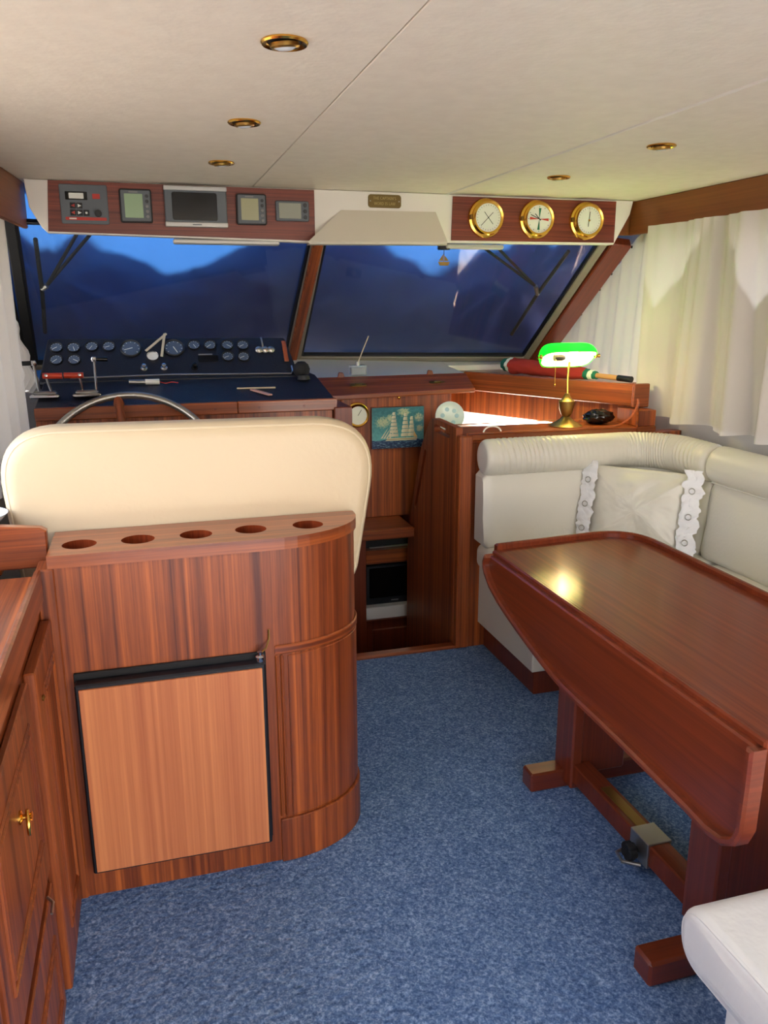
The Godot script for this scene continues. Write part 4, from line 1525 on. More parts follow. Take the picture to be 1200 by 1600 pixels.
# ---------- overhead console
func overhead() -> void:
	var t := thing("overhead_console", "white overhead console with red mahogany panels above the windscreen", "console", V(0.9, 1.68, -3.46))
	var z := -3.43
	var b := MB.new()
	b.prism(PackedVector2Array([Vector2(-0.382, 1.898), Vector2(2.174, 1.898), Vector2(2.160, 1.84), Vector2(2.085, 1.708), Vector2(1.29, 1.702), Vector2(0.70, 1.692), Vector2(-0.318, 1.712), Vector2(-0.335, 1.73), Vector2(-0.372, 1.80)]), Transform3D(Basis(), V(0, 0, -3.485)), 0.055, 0.002)
	obj("body", b, M.white, t)
	b = MB.new()
	b.prism(PackedVector2Array([Vector2(-0.298, 1.896), Vector2(0.703, 1.894), Vector2(0.703, 1.700), Vector2(-0.313, 1.716)]), Transform3D(Basis(), V(0, 0, z + 0.0003)), 0.006, 0.001)
	obj("left_panel", b, M.panel_red, t)
	b = MB.new()
	b.prism(PackedVector2Array([Vector2(1.300, 1.890), Vector2(2.083, 1.892), Vector2(2.083, 1.716), Vector2(1.296, 1.712)]), Transform3D(Basis(), V(0, 0, z + 0.0003)), 0.006, 0.001)
	obj("right_panel", b, M.panel_red, t)
	# centre hood
	b = MB.new()
	var f := [V(0.815, 1.822, z + 0.001), V(1.225, 1.826, z + 0.001), V(1.252, 1.700, -3.350), V(0.660, 1.692, -3.350)]
	var g := [V(0.815, 1.700, z + 0.0005), V(1.225, 1.700, z + 0.0005)]
	var i0 := b.p.size()
	var c0 := V(0.665, 1.682, -3.355)
	var c1 := V(1.250, 1.690, -3.355)
	var e0 := V(0.668, 1.682, z + 0.001)
	var e1 := V(1.275, 1.690, z + 0.001)
	b.quad(f[0], f[1], f[2], f[3])
	b.quad(f[3], f[2], c1, c0)
	b.quad(c0, c1, e1, e0)
	b.tri(f[1], e1, c1)
	b.tri(f[1], c1, f[2])
	b.tri(f[0], c0, e0)
	b.tri(f[0], f[3], c0)
	b.quad(f[1], f[0], e0, e1)
	b.fix(i0)
	obj("hood", b, M.hood, t, 25.0)
	for e in [[0.14, 0.56], [1.28, 1.55]]:
		b = boxm(V(e[0], 1.680, -3.482), V(e[1], 1.6995, -3.44), 0.005)
		obj("visor_roll", b, M.silver, t)
	# brass nameplate
	var pl := thing("nameplate", "small engraved brass nameplate on the white console over the hood", "plate", V(1.0, 1.83, z))
	b = MB.new()
	b.slab(rrect(0.142, 0.052, 0.012, 5, Vector2(1.0, 1.861)), Transform3D(Basis(), V(0, 0, z + 0.0005)), 0.004, 0.0015, 0, 0, 0, 2)
	var pb := obj("plate", b, M.brass_plate, pl)
	var lines := [["THE CAPTAIN'S", 1.872], ["WORD IS LAW", 1.851]]
	for l in lines:
		var tm := TextMesh.new()
		tm.text = l[0]
		tm.font = SystemFont.new()
		tm.font.font_names = PackedStringArray(["Droid Sans"])
		tm.font_size = 32
		tm.pixel_size = 0.00046
		tm.depth = 0.0006
		var mi := MeshInstance3D.new()
		mi.name = "lettering"
		mi.mesh = tm
		mi.material_override = M.plate_text
		mi.position = V(1.0, l[1], z + 0.0046) - pl.position
		pl.add_child(mi, true)
	for x in [0.938, 1.062]:
		b = MB.new()
		b.lathe([[0.0, 0.0], [0.003, 0.0], [0.0, 0.0015]], spun(V(x, 1.861, z + 0.0046), V(0, 0, 1)), 10)
		obj("screw", b, M.steel, pl)
	# instruments
	instruments(z + 0.0064)
	clock_set(z + 0.0064)
	# hanging sailing-boat ornament on a clip
	var o := thing("boat_ornament", "tiny metal sailing boat ornament hanging from a black clip under the console", "ornament", V(1.277, 1.60, -3.45))
	obj("clip", boxm(V(1.250, 1.675, -3.475), V(1.302, 1.701, -3.446), 0.004), M.black, o)
	b = MB.new()
	b.tube(PackedVector3Array([V(1.277, 1.676, -3.46), V(1.277, 1.655, -3.46)]), 0.0015, 6)
	obj("thread", b, M.black, o)
	b = MB.new()
	b.prism(PackedVector2Array([Vector2(1.250, 1.626), Vector2(1.304, 1.626), Vector2(1.296, 1.610), Vector2(1.258, 1.610)]), Transform3D(Basis(), V(0, 0, -3.462)), 0.003)
	b.prism(PackedVector2Array([Vector2(1.254, 1.630), Vector2(1.273, 1.630), Vector2(1.273, 1.656)]), Transform3D(Basis(), V(0, 0, -3.462)), 0.002)
	b.prism(PackedVector2Array([Vector2(1.280, 1.630), Vector2(1.300, 1.630), Vector2(1.280, 1.652)]), Transform3D(Basis(), V(0, 0, -3.462)), 0.002)
	b.bar(V(1.2765, 1.612, -3.461), V(1.2765, 1.658, -3.461), 0.003, 0.003, 0.0, V(1, 0, 0))
	obj("boat", b, M.brass_dull, o)

func flat(parent: Node3D, called: String, m: Material, x0: float, y0: float, x1: float, y1: float, z: float, th: float, r := 0.002) -> MeshInstance3D:
	var b := MB.new()
	b.slab(rrect(absf(x1 - x0), absf(y1 - y0), r, 3, Vector2((x0 + x1) * 0.5, (y0 + y1) * 0.5)), Transform3D(Basis(), V(0, 0, z)), th, minf(th * 0.4, r * 0.8), 0, 0, 0, 1)
	return obj(called, b, m, parent, 50.0)

func instruments(z: float) -> void:
	# alarm panel
	var t := thing("alarm_panel", "square grey alarm panel with red stripe and black push buttons", "panel", V(-0.178, 1.744, z))
	flat(t, "face_plate", M.grey_plastic, -0.262, 1.744, -0.092, 1.884, z, 0.007, 0.006)
	flat(t, "display_window", M.black_gloss, -0.242, 1.829, -0.164, 1.858, z + 0.007, 0.002)
	flat(t, "display", M.dial, -0.229, 1.833, -0.177, 1.853, z + 0.009, 0.001)
	flat(t, "red_badge", M.red, -0.146, 1.834, -0.119, 1.852, z + 0.007, 0.0015)
	flat(t, "red_stripe", M.red, -0.247, 1.757, -0.101, 1.768, z + 0.007, 0.0015)
	flat(t, "white_marking", M.dial, -0.234, 1.760, -0.208, 1.765, z + 0.0085, 0.0005, 0.001)
	var k := 0
	for q in [[-0.228, 1.798], [-0.205, 1.798], [-0.229, 1.773], [-0.206, 1.773], [-0.182, 1.773]]:
		var bt := flat(t, "push_button", M.ink, q[0], q[1], q[0] + 0.021, q[1] + 0.021, z + 0.007, 0.003)
		var b := MB.new()
		var cx: float = q[0] + 0.0105
		var cy: float = q[1] + 0.0105
		var s := -1.0 if k % 2 == 0 else 1.0
		if k < 4: b.prism(PackedVector2Array([Vector2(cx - 0.006 * s, cy - 0.006), Vector2(cx + 0.007 * s, cy), Vector2(cx - 0.006 * s, cy + 0.006)]), Transform3D(Basis(), V(0, 0, z + 0.01)), 0.0006)
		else: b.prism(rrect(0.008, 0.008, 0.003, 3, Vector2(cx, cy)), Transform3D(Basis(), V(0, 0, z + 0.01)), 0.0006)
		obj("symbol", b, M.red if k in [0, 2] else M.dial, bt)
		k += 1
	var b := MB.new()
	b.lathe([[0.0, 0.0], [0.013, 0.0], [0.012, 0.012], [0.0, 0.013]], spun(V(-0.130, 1.783, z + 0.007), V(0, 0, 1)), 20)
	obj("rotary_knob", b, M.ink, t)
	# two upright displays
	for q in [[-0.050, 0.068, 1.752, 1.873, "lcd_green", "green"], [0.387, 0.506, 1.754, 1.870, "lcd_yellow", "dull yellow"]]:
		t = thing("depth_display", "black upright instrument with %s screen and a column of buttons" % q[5], "instrument", V((q[0] + q[1]) * 0.5, q[2], z))
		flat(t, "case", M.dark_plastic, q[0], q[2], q[1], q[3], z, 0.022, 0.008)
		flat(t, "inner_frame", M.grey_plastic, q[0] + 0.006, q[2] + 0.006, q[1] - 0.006, q[3] - 0.005, z + 0.0215, 0.003, 0.005)
		flat(t, "screen", M[q[4]], q[0] + 0.018, q[2] + 0.017, q[1] - 0.033, q[3] - 0.018, z + 0.0243, 0.0015)
		flat(t, "name_strip", M.button, q[0] + 0.035, q[3] - 0.014, q[0] + 0.068, q[3] - 0.009, z + 0.0243, 0.0006, 0.001)
		for i in 5:
			b = MB.new()
			b.lathe([[0.0, 0.0], [0.0065, 0.0], [0.0055, 0.003], [0.0, 0.0032]], spun(V(q[1] - 0.018, q[3] - 0.025 - i * 0.0185, z + 0.0243), V(0, 0, 1)), 14)
			obj("button", b, M.dark_plastic if i < 2 else M.button, t)
	# radar screen
	t = thing("radar_display", "wide dark radar screen with silver top and bottom edges", "display", V(0.23, 1.741, z))
	flat(t, "case", M.grey_plastic, 0.114, 1.741, 0.350, 1.888, z, 0.03, 0.008)
	flat(t, "top_edge", M.silver, 0.113, 1.872, 0.351, 1.889, z + 0.004, 0.032, 0.004)
	flat(t, "bottom_edge", M.silver, 0.113, 1.740, 0.351, 1.758, z + 0.004, 0.032, 0.004)
	flat(t, "screen", M.black_gloss, 0.142, 1.764, 0.312, 1.866, z + 0.029, 0.003, 0.008)
	flat(t, "name_strip", M.grey_plastic, 0.215, 1.7465, 0.250, 1.7505, z + 0.0358, 0.0006, 0.001)
	# small wide display
	t = thing("log_display", "small wide grey instrument with lcd screen beside the hood", "instrument", V(0.61, 1.772, z))
	flat(t, "case", M.grey_plastic, 0.543, 1.772, 0.678, 1.849, z, 0.014, 0.006)
	flat(t, "screen", M.lcd_grey, 0.556, 1.782, 0.645, 1.840, z + 0.0138, 0.002)
	for i in 3:
		b = MB.new()
		b.lathe([[0.0, 0.0], [0.008, 0.0], [0.007, 0.003], [0.0, 0.0032]], spun(V(0.662, 1.834 - i * 0.023, z + 0.0138), V(0, 0, 1)), 14)
		obj("button", b, M.dark_plastic, t)

func brass_case(t: Node3D, at: Vector3, n: Vector3, r: float) -> Node3D:
	var b := MB.new()
	b.lathe([[0.0, 0.0], [r, 0.0], [r * 1.02, r * 0.06], [r * 0.98, r * 0.16], [r * 0.86, r * 0.20], [r * 0.84, r * 0.34], [r * 0.88, r * 0.38], [r * 0.90, r * 0.46], [r * 0.84, r * 0.54], [r * 0.74, r * 0.50], [r * 0.72, r * 0.42], [0.0, r * 0.42]], spun(at, n), 40)
	var c := obj("case", b, M.brass, t, 30.0)
	b = MB.new()
	b.lathe([[0.0, 0.0], [r * 0.72, 0.0], [r * 0.72, 0.0008], [0.0, 0.0008]], spun(at + n * (r * 0.425), n), 36)
	obj("dial", b, M.dial, t)
	return c

func clock_set(z: float) -> void:
	var r := 0.080
	var n := V(0, 0, 1)
	var names := [["hygrometer", "round brass instrument with two crossed thin hands beside the hood"], ["clock", "round brass ship's clock with red and green sectors between two instruments"], ["barometer", "round brass barometer with one thin hand at the console end"]]
	var xs := [1.449, 1.688, 1.931]
	for k in 3:
		var at := V(xs[k], 1.805, z)
		var t := thing("brass_" + names[k][0], names[k][1], names[k][0], V(xs[k], 1.725, z))
		var c := brass_case(t, at, n, r)
		var b := MB.new()
		b.box(at + V(-r * 0.98, -0.008, 0.012), at + V(-r * 0.8, 0.012, 0.028), 0.002)
		obj("hinge", b, M.brass_dull, c)
		var f := at + n * (r * 0.44)
		# scale
		b = MB.new()
		for i in (12 if k == 1 else 28):
			var a := TAU * i / (12.0 if k == 1 else 28.0)
			var dv := V(cos(a), sin(a), 0)
			b.bar(f + dv * r * 0.60, f + dv * r * 0.66, 0.002 if k == 1 else 0.0012, 0.0006, 0.0, n)
		obj("scale_marks", b, M.ink, t)
		if k == 0:
			for h in [[PI * 1.25, 0.062, 0.25], [PI * 1.72, 0.045, 0.55]]:
				b = MB.new()
				var dv := V(cos(h[0]), sin(h[0]), 0)
				b.bar(f - dv * 0.030 + n * 0.0015, f + dv * h[1] * 0.75 + n * 0.0015, 0.0022, 0.0008, 0.0, n)
				obj("hand", b, M.ink, t)
		elif k == 1:
			for i in 4:
				var a := PI * 0.5 * i - 0.05
				b = MB.new()
				var pp := PackedVector2Array([Vector2.ZERO])
				for j in 5: pp.append(Vector2.from_angle(a + (j - 2) * 0.065) * r * 0.56)
				b.prism(pp, Transform3D(Basis(), f), 0.0008)
				obj("sector", b, M.red if i % 2 == 0 else M.green, t)
			for h in [[2.75, 0.045], [2.35, 0.030]]:
				b = MB.new()
				var dv := V(cos(h[0]), sin(h[0]), 0)
				b.bar(f - dv * 0.008 + n * 0.002, f + dv * h[1] + n * 0.002, 0.003, 0.0008, 0.0, n)
				obj("hand", b, M.ink, t)
		else:
			b = MB.new()
			b.bar(f + V(-0.004, -0.026, 0.0015), f + V(0.002, 0.036, 0.0015), 0.0025, 0.0008, 0.0, n)
			obj("hand", b, M.ink, t)
			b = MB.new()
			b.lathe([[0.0, 0.0], [0.005, 0.0], [0.003, 0.003], [0.0, 0.003]], spun(f + n * 0.002, n), 12)
			obj("hand_boss", b, M.brass, t)

# ---------- curtains
func curtains() -> void:
	var nz := FastNoiseLite.new()
	nz.seed = 9
	nz.frequency = 1.0
	var fold := func(z: float, v: float) -> float:
		var ph := z * 24.0 + 1.2 * sin(z * 5.0) + 0.8 * nz.get_noise_1d(z * 2.0)
		var big := sin(ph) + 0.35 * sin(ph * 2.3 + 1.0)
		var fine := sin(z * 88.0 + 2.0 * sin(z * 13.0))
		return lerpf(0.012, 0.030, v) * big + 0.0045 * fine * (1.0 - 0.75 * v)
	var main := func(u: float, v: float) -> Vector3:
		var z := lerpf(-3.25, -0.75, u)
		var y := lerpf(1.775, 0.957 + 0.008 * sin(z * 24.0), v)
		return V(2.160 + fold.call(z, v), y, z + 0.03 * v * sin(z * 9.0))
	var t := thing("side_curtain", "long beige white gathered curtain over the sofa back", "curtain", V(2.16, 0.955, -2.0))
	var b := MB.new()
	b.shell(main, 420, 16, 0.002)
	obj("cloth", b, M.curtain, t, 80.0)
	# added cloth layer behind, cut in points to block the backlight below
	var cut := func(z: float) -> float:
		var y := 1.775
		for tip in [-3.178, -2.59, -2.0, -1.41]:
			var dz: float = z - tip
			y = minf(y, 1.428 + 0.345 * (dz / 0.37 if dz > 0.0 else -dz / 0.19))
		return y
	var added_lining := func(u: float, v: float) -> Vector3:
		var z := lerpf(-3.25, -0.75, u)
		var y := lerpf(cut.call(z), 0.975, v)
		var vv := (1.775 - y) / 0.818
		return V(2.166 + fold.call(z, vv), y, z + 0.03 * vv * sin(z * 9.0))
	b = MB.new()
	b.shell(added_lining, 420, 14, 0.0015)
	obj("added_lining", b, M.curtain, t, 80.0)
	# forward curtain that follows the raked pillar
	var f := thing("forward_curtain", "thin white curtain along the slanting pillar lit green by the desk lamp", "curtain", V(2.2, 1.09, -3.7))
	var fwd := func(u: float, v: float) -> Vector3:
		var z := lerpf(-3.24, -4.30, u)
		var top := minf(1.77, 1.735 + (z + 3.5) * 0.724)
		var bot := lerpf(1.075, 1.09, u)
		var y := lerpf(top, bot, v)
		return V(2.241 + 0.009 * sin(z * 34.0 + v * 2.0) + 0.005 * sin(z * 71.0 + 1.0 + v * 4.0), y, z)
	b = MB.new()
	b.shell(fwd, 150, 16, 0.0015)
	obj("cloth", b, M.curtain, f, 80.0)
	for s in [[-3.50, 0.0], [-3.66, 0.0], [-3.76, 0.0], [-3.93, 0.0]]:
		var y: float = 1.735 + (s[0] + 3.5) * 0.724 - 0.03
		b = MB.new()
		b.lathe([[0.0, 0.0], [0.007, 0.0], [0.005, 0.004], [0.0, 0.005]], spun(V(2.226, y, s[0]), V(-1, 0, 0)), 10)
		obj("snap_stud", b, M.black, f)
	# curtain by the helm
	var l := thing("helm_curtain", "white gathered curtain beside the helm seat", "curtain", V(-0.44, 0.86, -2.6))
	var lf := func(u: float, v: float) -> Vector3:
		var z := lerpf(-3.31 - 0.07 * smoothstep(0.15, 0.6, v), -2.25, u)
		var y := lerpf(1.775, 0.87, v)
		var x := lerpf(-0.448, -0.50, u)
		return V(x + lerpf(0.008, 0.022, v) * sin(z * 30.0 + 1.5 * sin(z * 6.0)) + 0.004 * sin(z * 77.0), y, z)
	b = MB.new()
	b.shell(lf, 260, 14, 0.002)
	obj("cloth", b, M.curtain, l, 80.0)
	var s2 := thing("bunched_curtain", "pale bunched curtain end behind the engine controls", "curtain", V(-0.5, 1.1, -3.55))
	var bf := func(u: float, v: float) -> Vector3:
		var y := lerpf(1.40, 1.145, v)
		var w := lerpf(0.01, 0.085, v) * (1.0 - 0.35 * smoothstep(0.85, 1.0, v)) + 0.008 * sin(v * 17.0)
		var z := lerpf(-3.50, -3.64, u)
		return V(-0.515 + w * (0.5 + 0.5 * u) + 0.012 * sin(u * 20.0), y - 0.05 * u * v, z)
	b = MB.new()
	b.shell(bf, 40, 14, 0.002)
	obj("cloth", b, M.curtain, s2, 80.0)

# ---------- ceiling lights
func ceiling_lights() -> void:
	var places := [[0.277, -1.58, "over the fridge cabinet"], [0.286, -2.255, "over the helm seat"], [0.286, -2.886, "by the instrument console"], [1.505, -2.248, "over the scatter cushion on the sofa"], [1.505, -2.878, "beside the brass clocks"]]
	for q in places:
		var t := thing("ceiling_spotlight", "recessed round brass ceiling spotlight " + q[2], "light", V(q[0], 1.88, q[1]), "brass spotlights in the ceiling")
		var b := MB.new()
		b.lathe([[0.0415, 0.0], [0.0425, -0.003], [0.040, -0.006], [0.034, -0.004], [0.031, -0.002], [0.031, 0.0], [0.0415, 0.0]], Transform3D(Basis(), V(q[0], 1.8995, q[1])), 36)
		obj("bezel", b, M.brass, t)
		b = MB.new()
		b.lathe([[0.0, -0.0002], [0.0305, -0.0002], [0.0305, -0.001], [0.0, -0.001]], Transform3D(Basis(), V(q[0], 1.8995, q[1])), 32)
		obj("recess", b, M.dark_plastic, t)
		b = MB.new()
		b.lathe([[0.0, -0.001], [0.026, -0.001], [0.0265, -0.0075], [0.023, -0.0105], [0.020, -0.009], [0.0, -0.007]], Transform3D(Basis.from_euler(V(0.12, 0, 0.1)), V(q[0], 1.8985, q[1])), 32)
		var e := obj("eyeball", b, M.brass_spot, t)
		b = MB.new()
		b.lathe([[0.0, -0.0135], [0.012, -0.013], [0.0198, -0.0092], [0.0, -0.0075]], Transform3D(Basis.from_euler(V(0.12, 0, 0.1)), V(q[0], 1.8985, q[1])), 24)
		obj("lens", b, M.china, e)

# ---------- small things
func small_things() -> void:
	bank_lamp(V(1.745, 0.9305, -3.165))
	var b: MB
	# ship painting
	var p := thing("ship_painting", "small painting of a three-masted sailing ship on blue sea", "painting", V(1.185, 0.748, -3.845))
	obj("canvas", boxm(V(1.048, 0.749, -3.8495), V(1.322, 0.957, -3.832), 0.002), M.dark_wood, p)
	b = MB.new()
	b.card(V(1.050, 0.751, -3.8315), V(1.320, 0.751, -3.8315), V(1.320, 0.955, -3.8315), V(1.050, 0.955, -3.8315))
	obj("picture", b, M.painting, p)
	# brass instrument on the bulkhead
	var t := thing("brass_gauge", "round brass dial beside the ship painting", "instrument", V(0.978, 0.86, -3.849))
	brass_case(t, V(0.978, 0.922, -3.8495), V(0, 0, 1), 0.062)
	b = MB.new()
	b.bar(V(0.978, 0.922, -3.821), V(0.995, 0.95, -3.821), 0.002, 0.001, 0.0, V(0, 0, 1))
	obj("hand", b, M.ink, t)
	# reed diffuser on the dash
	t = thing("reed_diffuser", "small grey glass scent bottle with one reed on the white dash", "bottle", V(1.037, 1.0985, -4.05))
	b = MB.new()
	b.slab(rrect(0.084, 0.05, 0.006, 3), Transform3D(Basis(V(1, 0, 0), V(0, 0, -1), V(0, 1, 0)), V(1.037, 1.0985, -4.05)), 0.05, 0.005, 0, 0, 0, 2)
	obj("bottle", b, M.clear, t)
	b = MB.new()
	b.slab(rrect(0.074, 0.04, 0.005, 3), Transform3D(Basis(V(1, 0, 0), V(0, 0, -1), V(0, 1, 0)), V(1.037, 1.102, -4.05)), 0.034, 0.003, 0, 0, 0, 2)
	obj("scent_oil", b, mat(c8(120, 120, 122), 0.2), t)
	b = MB.new()
	b.lathe([[0.0, 1.143], [0.012, 1.143], [0.012, 1.166], [0.0, 1.167]], Transform3D(Basis(), V(1.037, 0, -4.05)), 18)
	obj("cap", b, M.silver, t)
	b = MB.new()
	b.tube(PackedVector3Array([V(1.038, 1.16, -4.05), V(1.095, 1.292, -4.05)]), 0.0028, 8)
	obj("reed", b, M.stick, t)
	# navigation dividers on the panel
	t = thing("dividers", "pale chart dividers leaning open on the instrument panel", "dividers", V(0.05, 1.22, -3.68))
	var n := V(0, 0.15, 0.168).normalized() * 0.012
	for q in [[V(0.006, 1.248, -3.69), V(0.098, 1.318, -3.753)], [V(0.070, 1.225, -3.67), V(0.090, 1.318, -3.753)]]:
		b = MB.new()
		b.bar(q[0] + n, q[1] + n, 0.011, 0.004, 0.001, n)
		obj("leg", b, M.stick, t)
	# wiring lamp on the desk
	t = thing("loose_bulb_holder", "loose white lamp holder with red wire on the helm desk", "lamp holder", V(0.02, 1.125, -3.52))
	b = MB.new()
	b.tube(PackedVector3Array([V(-0.005, 1.139, -3.52), V(0.052, 1.139, -3.52)]), 0.012, 12)
	obj("holder", b, M.dial, t)
	b = MB.new()
	b.tube(PackedVector3Array([V(-0.07, 1.140, -3.52), V(-0.006, 1.139, -3.52)]), 0.010, 12)
	obj("foil_end", b, M.steel, t)
	b = MB.new()
	b.tube(PackedVector3Array([V(0.05, 1.139, -3.52), V(0.075, 1.132, -3.51), V(0.10, 1.136, -3.52), V(0.125, 1.134, -3.50)]), 0.002, 6)
	obj("red_wire", b, M.red, t)
	# pen and folded pink paper
	b = MB.new()
	b.tube(PackedVector3Array([V(0.356, 1.112, -3.41), V(0.515, 1.112, -3.40)]), 0.0035, 8)
	tag(obj("pen", b, M.stick), "thin pale pen lying on the helm desk", "pen")
	b = MB.new()
	b.bar(V(0.415, 1.108, -3.385), V(0.478, 1.094, -3.29), 0.022, 0.006, 0.001)
	tag(obj("paper_strip", b, mat(c8(206, 158, 148), 0.8)), "folded pink paper strip on the helm desk", "paper")
	# microphone
	t = thing("microphone", "round black radio microphone at the desk end", "microphone", V(0.655, 1.12, -3.55))
	b = MB.new()
	b.lathe([[0.0, -0.036], [0.022, -0.030], [0.035, -0.012], [0.037, 0.004], [0.030, 0.022], [0.016, 0.034], [0.0, 0.036]], Transform3D(Basis(), V(0.655, 1.172, -3.55)), 24)
	obj("head", b, M.black_matt, t)
	b = MB.new()
	b.lathe([[0.0, 1.112], [0.03, 1.112], [0.026, 1.13], [0.012, 1.14], [0.0, 1.14]], Transform3D(Basis(), V(0.66, 0.019, -3.535)), 18)
	obj("stand", b, M.black, t)
	# plate leaning behind the stair panel
	t = thing("blue_plate", "pale blue patterned plate standing beyond the stair side panel", "plate", V(1.42, 0.86, -3.70))
	b = MB.new()
	var px := spun(V(1.415, 0.915, -3.72), V(-0.25, 0.22, 0.95))
	b.lathe([[0.0, 0.0], [0.05, 0.0], [0.072, 0.010], [0.070, 0.014], [0.048, 0.004], [0.0, 0.004]], px, 32)
	obj("dish", b, M.china, t)
	for i in 6:
		var a := i * 1.1
		b = MB.new()
		b.lathe([[0.0, 0.0042], [0.011, 0.0042], [0.010, 0.0052], [0.0, 0.0052]], px * Transform3D(Basis(), V(cos(a) * 0.035, 0.0, sin(a) * 0.035)), 10)
		obj("blue_motif", b, M.blue_glass, t)
	obj("stand", boxm(V(1.36, 0.80, -3.76), V(1.452, 0.845, -3.70), 0.004), M.wood, t)
	# white hook on the partition lip
	b = MB.new()
	var hk := PackedVector3Array()
	for i in 13:
		var a := PI * i / 12.0
		hk.append(V(1.348 - 0.039 * cos(a), 0.937 + 0.026 * sin(a), -3.050))
	b.tube(hk, 0.0035, 8)
	tag(obj("white_loop", b, M.dial), "thin white plastic loop on the partition edge", "loop")
	# black pouch on the partition shelf
	var nz := FastNoiseLite.new()
	nz.seed = 2
	nz.frequency = 22.0
	b = MB.new()
	var rs := []
	for j in 17:
		var th := PI * j / 16.0
		var ring := PackedVector3Array()
		for i in 32:
			var a := TAU * i / 32.0
			var q := V(cos(a) * sin(th), -cos(th), sin(a) * sin(th))
			var k := 1.0 + 0.22 * nz.get_noise_3d(q.x * 0.1, q.y * 0.1, q.z * 0.1)
			ring.append(V(1.918, 0.962, -3.185) + V(q.x * 0.072, maxf(q.y, -0.95) * 0.033, q.z * 0.045) * k)
		rs.append(ring)
	b.rings(rs)
	tag(obj("black_pouch", b, M.black_gloss), "crumpled shiny black pouch beside the desk lamp", "pouch")
	# rolled flag on its staff
	t = thing("rolled_flag", "rolled red flag with green and white ends on the side shelf", "flag", V(1.95, 1.09, -3.6))
	var a0 := V(1.84, 1.136, -3.98)
	var a1 := V(2.085, 1.118, -3.26)
	var d := (a1 - a0)
	var sect := [["red_cloth", M.flag_red, 0.05, 0.70, 0.046, 0.032], ["green_band", M.flag_green, 0.70, 0.735, 0.030, 0.028], ["white_band", M.flag_white, 0.735, 0.765, 0.028, 0.026], ["green_band", M.flag_green, 0.765, 0.785, 0.023, 0.02], ["green_end", M.flag_green, -0.03, 0.02, 0.036, 0.044], ["white_band", M.flag_white, 0.02, 0.05, 0.044, 0.045]]
	for s in sect:
		b = MB.new()
		rs = []
		var m := 24
		for i in m + 1:
			var u: float = lerpf(s[2], s[3], float(i) / m)
			var ring := PackedVector3Array()
			var xf := facing(a0 + d * u, d)
			for k in 20:
				var an := TAU * k / 20.0
				var rr: float = lerpf(s[4], s[5], float(i) / m) * (1.0 + (0.28 * nz.get_noise_3d(u * 0.35, cos(an) * 0.06, sin(an) * 0.06)) + 0.05 * sin(an * 3.0 + u * 14.0))
				ring.append(xf * V(cos(an) * rr, sin(an) * rr * 0.85, 0))
			rs.append(ring)
		b.rings(rs)
		obj(s[0], b, s[1], t, 60.0)
	b = MB.new()
	b.tube(PackedVector3Array([a0 + d * 0.78, a0 + d * 0.95]), 0.012, 12)
	obj("staff", b, M.pole_wood, t)
	b = MB.new()
	b.tube(PackedVector3Array([a0 + d * 0.95, a0 + d * 1.05]), 0.014, 12)
	obj("staff_ferrule", b, M.black, t)

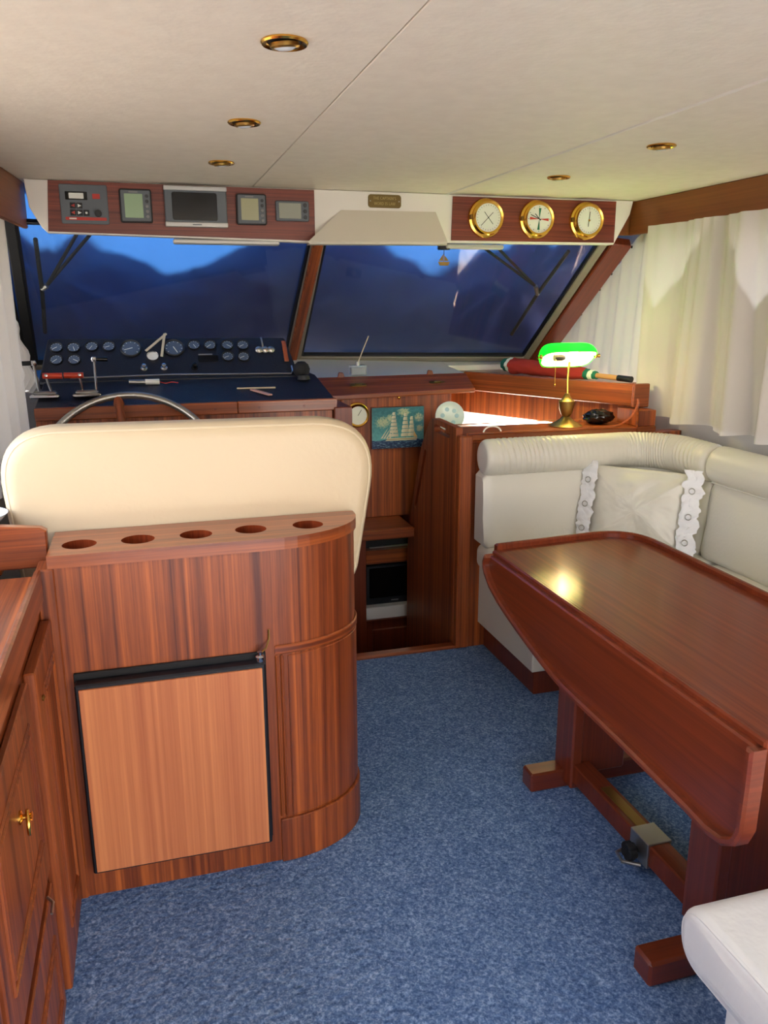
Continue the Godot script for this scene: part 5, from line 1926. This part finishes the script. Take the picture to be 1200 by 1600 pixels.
func bank_lamp(at: Vector3) -> void:
	var t := thing("desk_lamp", "lit brass banker's lamp with green glass shade on the partition shelf", "lamp", at)
	var b := MB.new()
	b.lathe([[0.0, 0.0], [0.072, 0.0], [0.073, 0.004], [0.060, 0.012], [0.040, 0.022], [0.024, 0.034], [0.019, 0.042], [0.0, 0.042]], Transform3D(Basis(), at), 40)
	obj("base", b, M.brass_dull, t, 30.0)
	b = MB.new()
	b.lathe([[0.0, 0.04], [0.015, 0.041], [0.018, 0.046], [0.024, 0.054], [0.031, 0.075], [0.034, 0.100], [0.035, 0.108], [0.032, 0.112], [0.022, 0.118], [0.014, 0.130], [0.010, 0.142], [0.0, 0.143]], Transform3D(Basis(), at), 32)
	obj("stem_vase", b, M.brass_dull, t, 30.0)
	b = MB.new()
	var pts := PackedVector3Array()
	for i in 17:
		var u := i / 16.0
		pts.append(at + V(0.002 + 0.012 * u - 0.004 * sin(u * PI), 0.14 + 0.165 * u, -0.012 * sin(u * PI * 0.5)))
	b.tube(pts, 0.0055, 12)
	obj("neck", b, M.brass, t)
	# shade: a glass half barrel open towards the saloon and down
	var c := at + V(0.0, 0.298, 0.0)
	var W := 0.125
	var gm := mat(c8(10, 150, 40), 0.12)
	gm.backlight_enabled = true
	gm.backlight = Color(0.05, 0.80, 0.12)
	gm.emission_enabled = true
	gm.emission = Color(0.02, 0.62, 0.06)
	gm.emission_energy_multiplier = 9.0
	var wm := mat(c8(250, 246, 232), 0.3)
	wm.backlight_enabled = true
	wm.backlight = Color(0.75, 0.75, 0.68)
	wm.emission_enabled = true
	wm.emission = Color(1.0, 0.92, 0.72)
	wm.emission_energy_multiplier = 0.4
	var sect := func(a: float, k: float) -> Vector2: # half-barrel section, z and y
		return Vector2(cos(a) * 0.062 - 0.012, sin(a) * 0.056) * k
	for layer in 2:
		var off := 0.0 if layer == 0 else -0.0032
		var fn := func(u: float, v: float) -> Vector3:
			var x := lerpf(-1.0, 1.0, u)
			var k := pow(maxf(0.0, 1.0 - pow(absf(x), 7.0)), 0.5) * 0.9 + 0.1
			var a := lerpf(0.42, 4.1, v)
			var q: Vector2 = sect.call(a, k * (1.0 + off / 0.06))
			return c + V(x * (W + off), q.y, q.x)
		b = MB.new()
		b.shell(fn, 48, 28, 0.003 if layer == 0 else 0.0015)
		if layer == 1:
			for s in [-1.0, 1.0]:
				pass
		obj("shade" if layer == 0 else "white_lining", b, gm if layer == 0 else wm, t, 60.0)
	for s in [-1.0, 1.0]:
		b = MB.new()
		b.lathe([[0.0, 0.0], [0.010, 0.0], [0.010, 0.006], [0.006, 0.012], [0.009, 0.020], [0.0, 0.024]], spun(c + V(s * (W + 0.002), 0.002, -0.004), V(s, 0, 0)), 14)
		obj("side_knob", b, M.brass, t)
	var em := mat(Color(1, 0.93, 0.78), 0.4)
	em.emission_enabled = true
	em.emission = Color(1.0, 0.88, 0.66)
	em.emission_energy_multiplier = 14.0
	b = MB.new()
	b.lathe([[0.0, -0.045], [0.012, -0.043], [0.018, -0.03], [0.018, 0.03], [0.012, 0.043], [0.0, 0.045]], spun(c + V(0.03, -0.004, -0.008), V(1, 0, 0)), 20)
	obj("bulb", b, em, t)
	b = MB.new()
	b.lathe([[0.0, 0.0], [0.013, 0.0], [0.014, 0.035], [0.009, 0.05], [0.0, 0.05]], spun(c + V(-0.066, -0.004, -0.008), V(1, 0, 0)), 16)
	obj("lamp_holder", b, M.black, t)
	b = MB.new()
	b.tube(PackedVector3Array([c + V(-0.070, -0.010, 0.015), c + V(-0.072, -0.112, 0.018)]), 0.0014, 6)
	var ch := obj("pull_chain", b, M.brass, t)
	b = MB.new()
	b.lathe([[0.0, -0.007], [0.004, -0.004], [0.0045, 0.0], [0.0, 0.006]], Transform3D(Basis(), c + V(-0.072, -0.116, 0.018)), 12)
	obj("chain_end", b, M.brass, ch)
	var l := OmniLight3D.new()
	l.name = "desk_lamp_light"
	l.position = c + V(0.03, -0.004, -0.008)
	l.light_color = Color(1.0, 0.86, 0.64)
	l.light_energy = 0.10
	l.light_size = 0.03
	l.omni_range = 8.0
	l.omni_attenuation = 2.0
	l.shadow_enabled = true
	add_child(l)
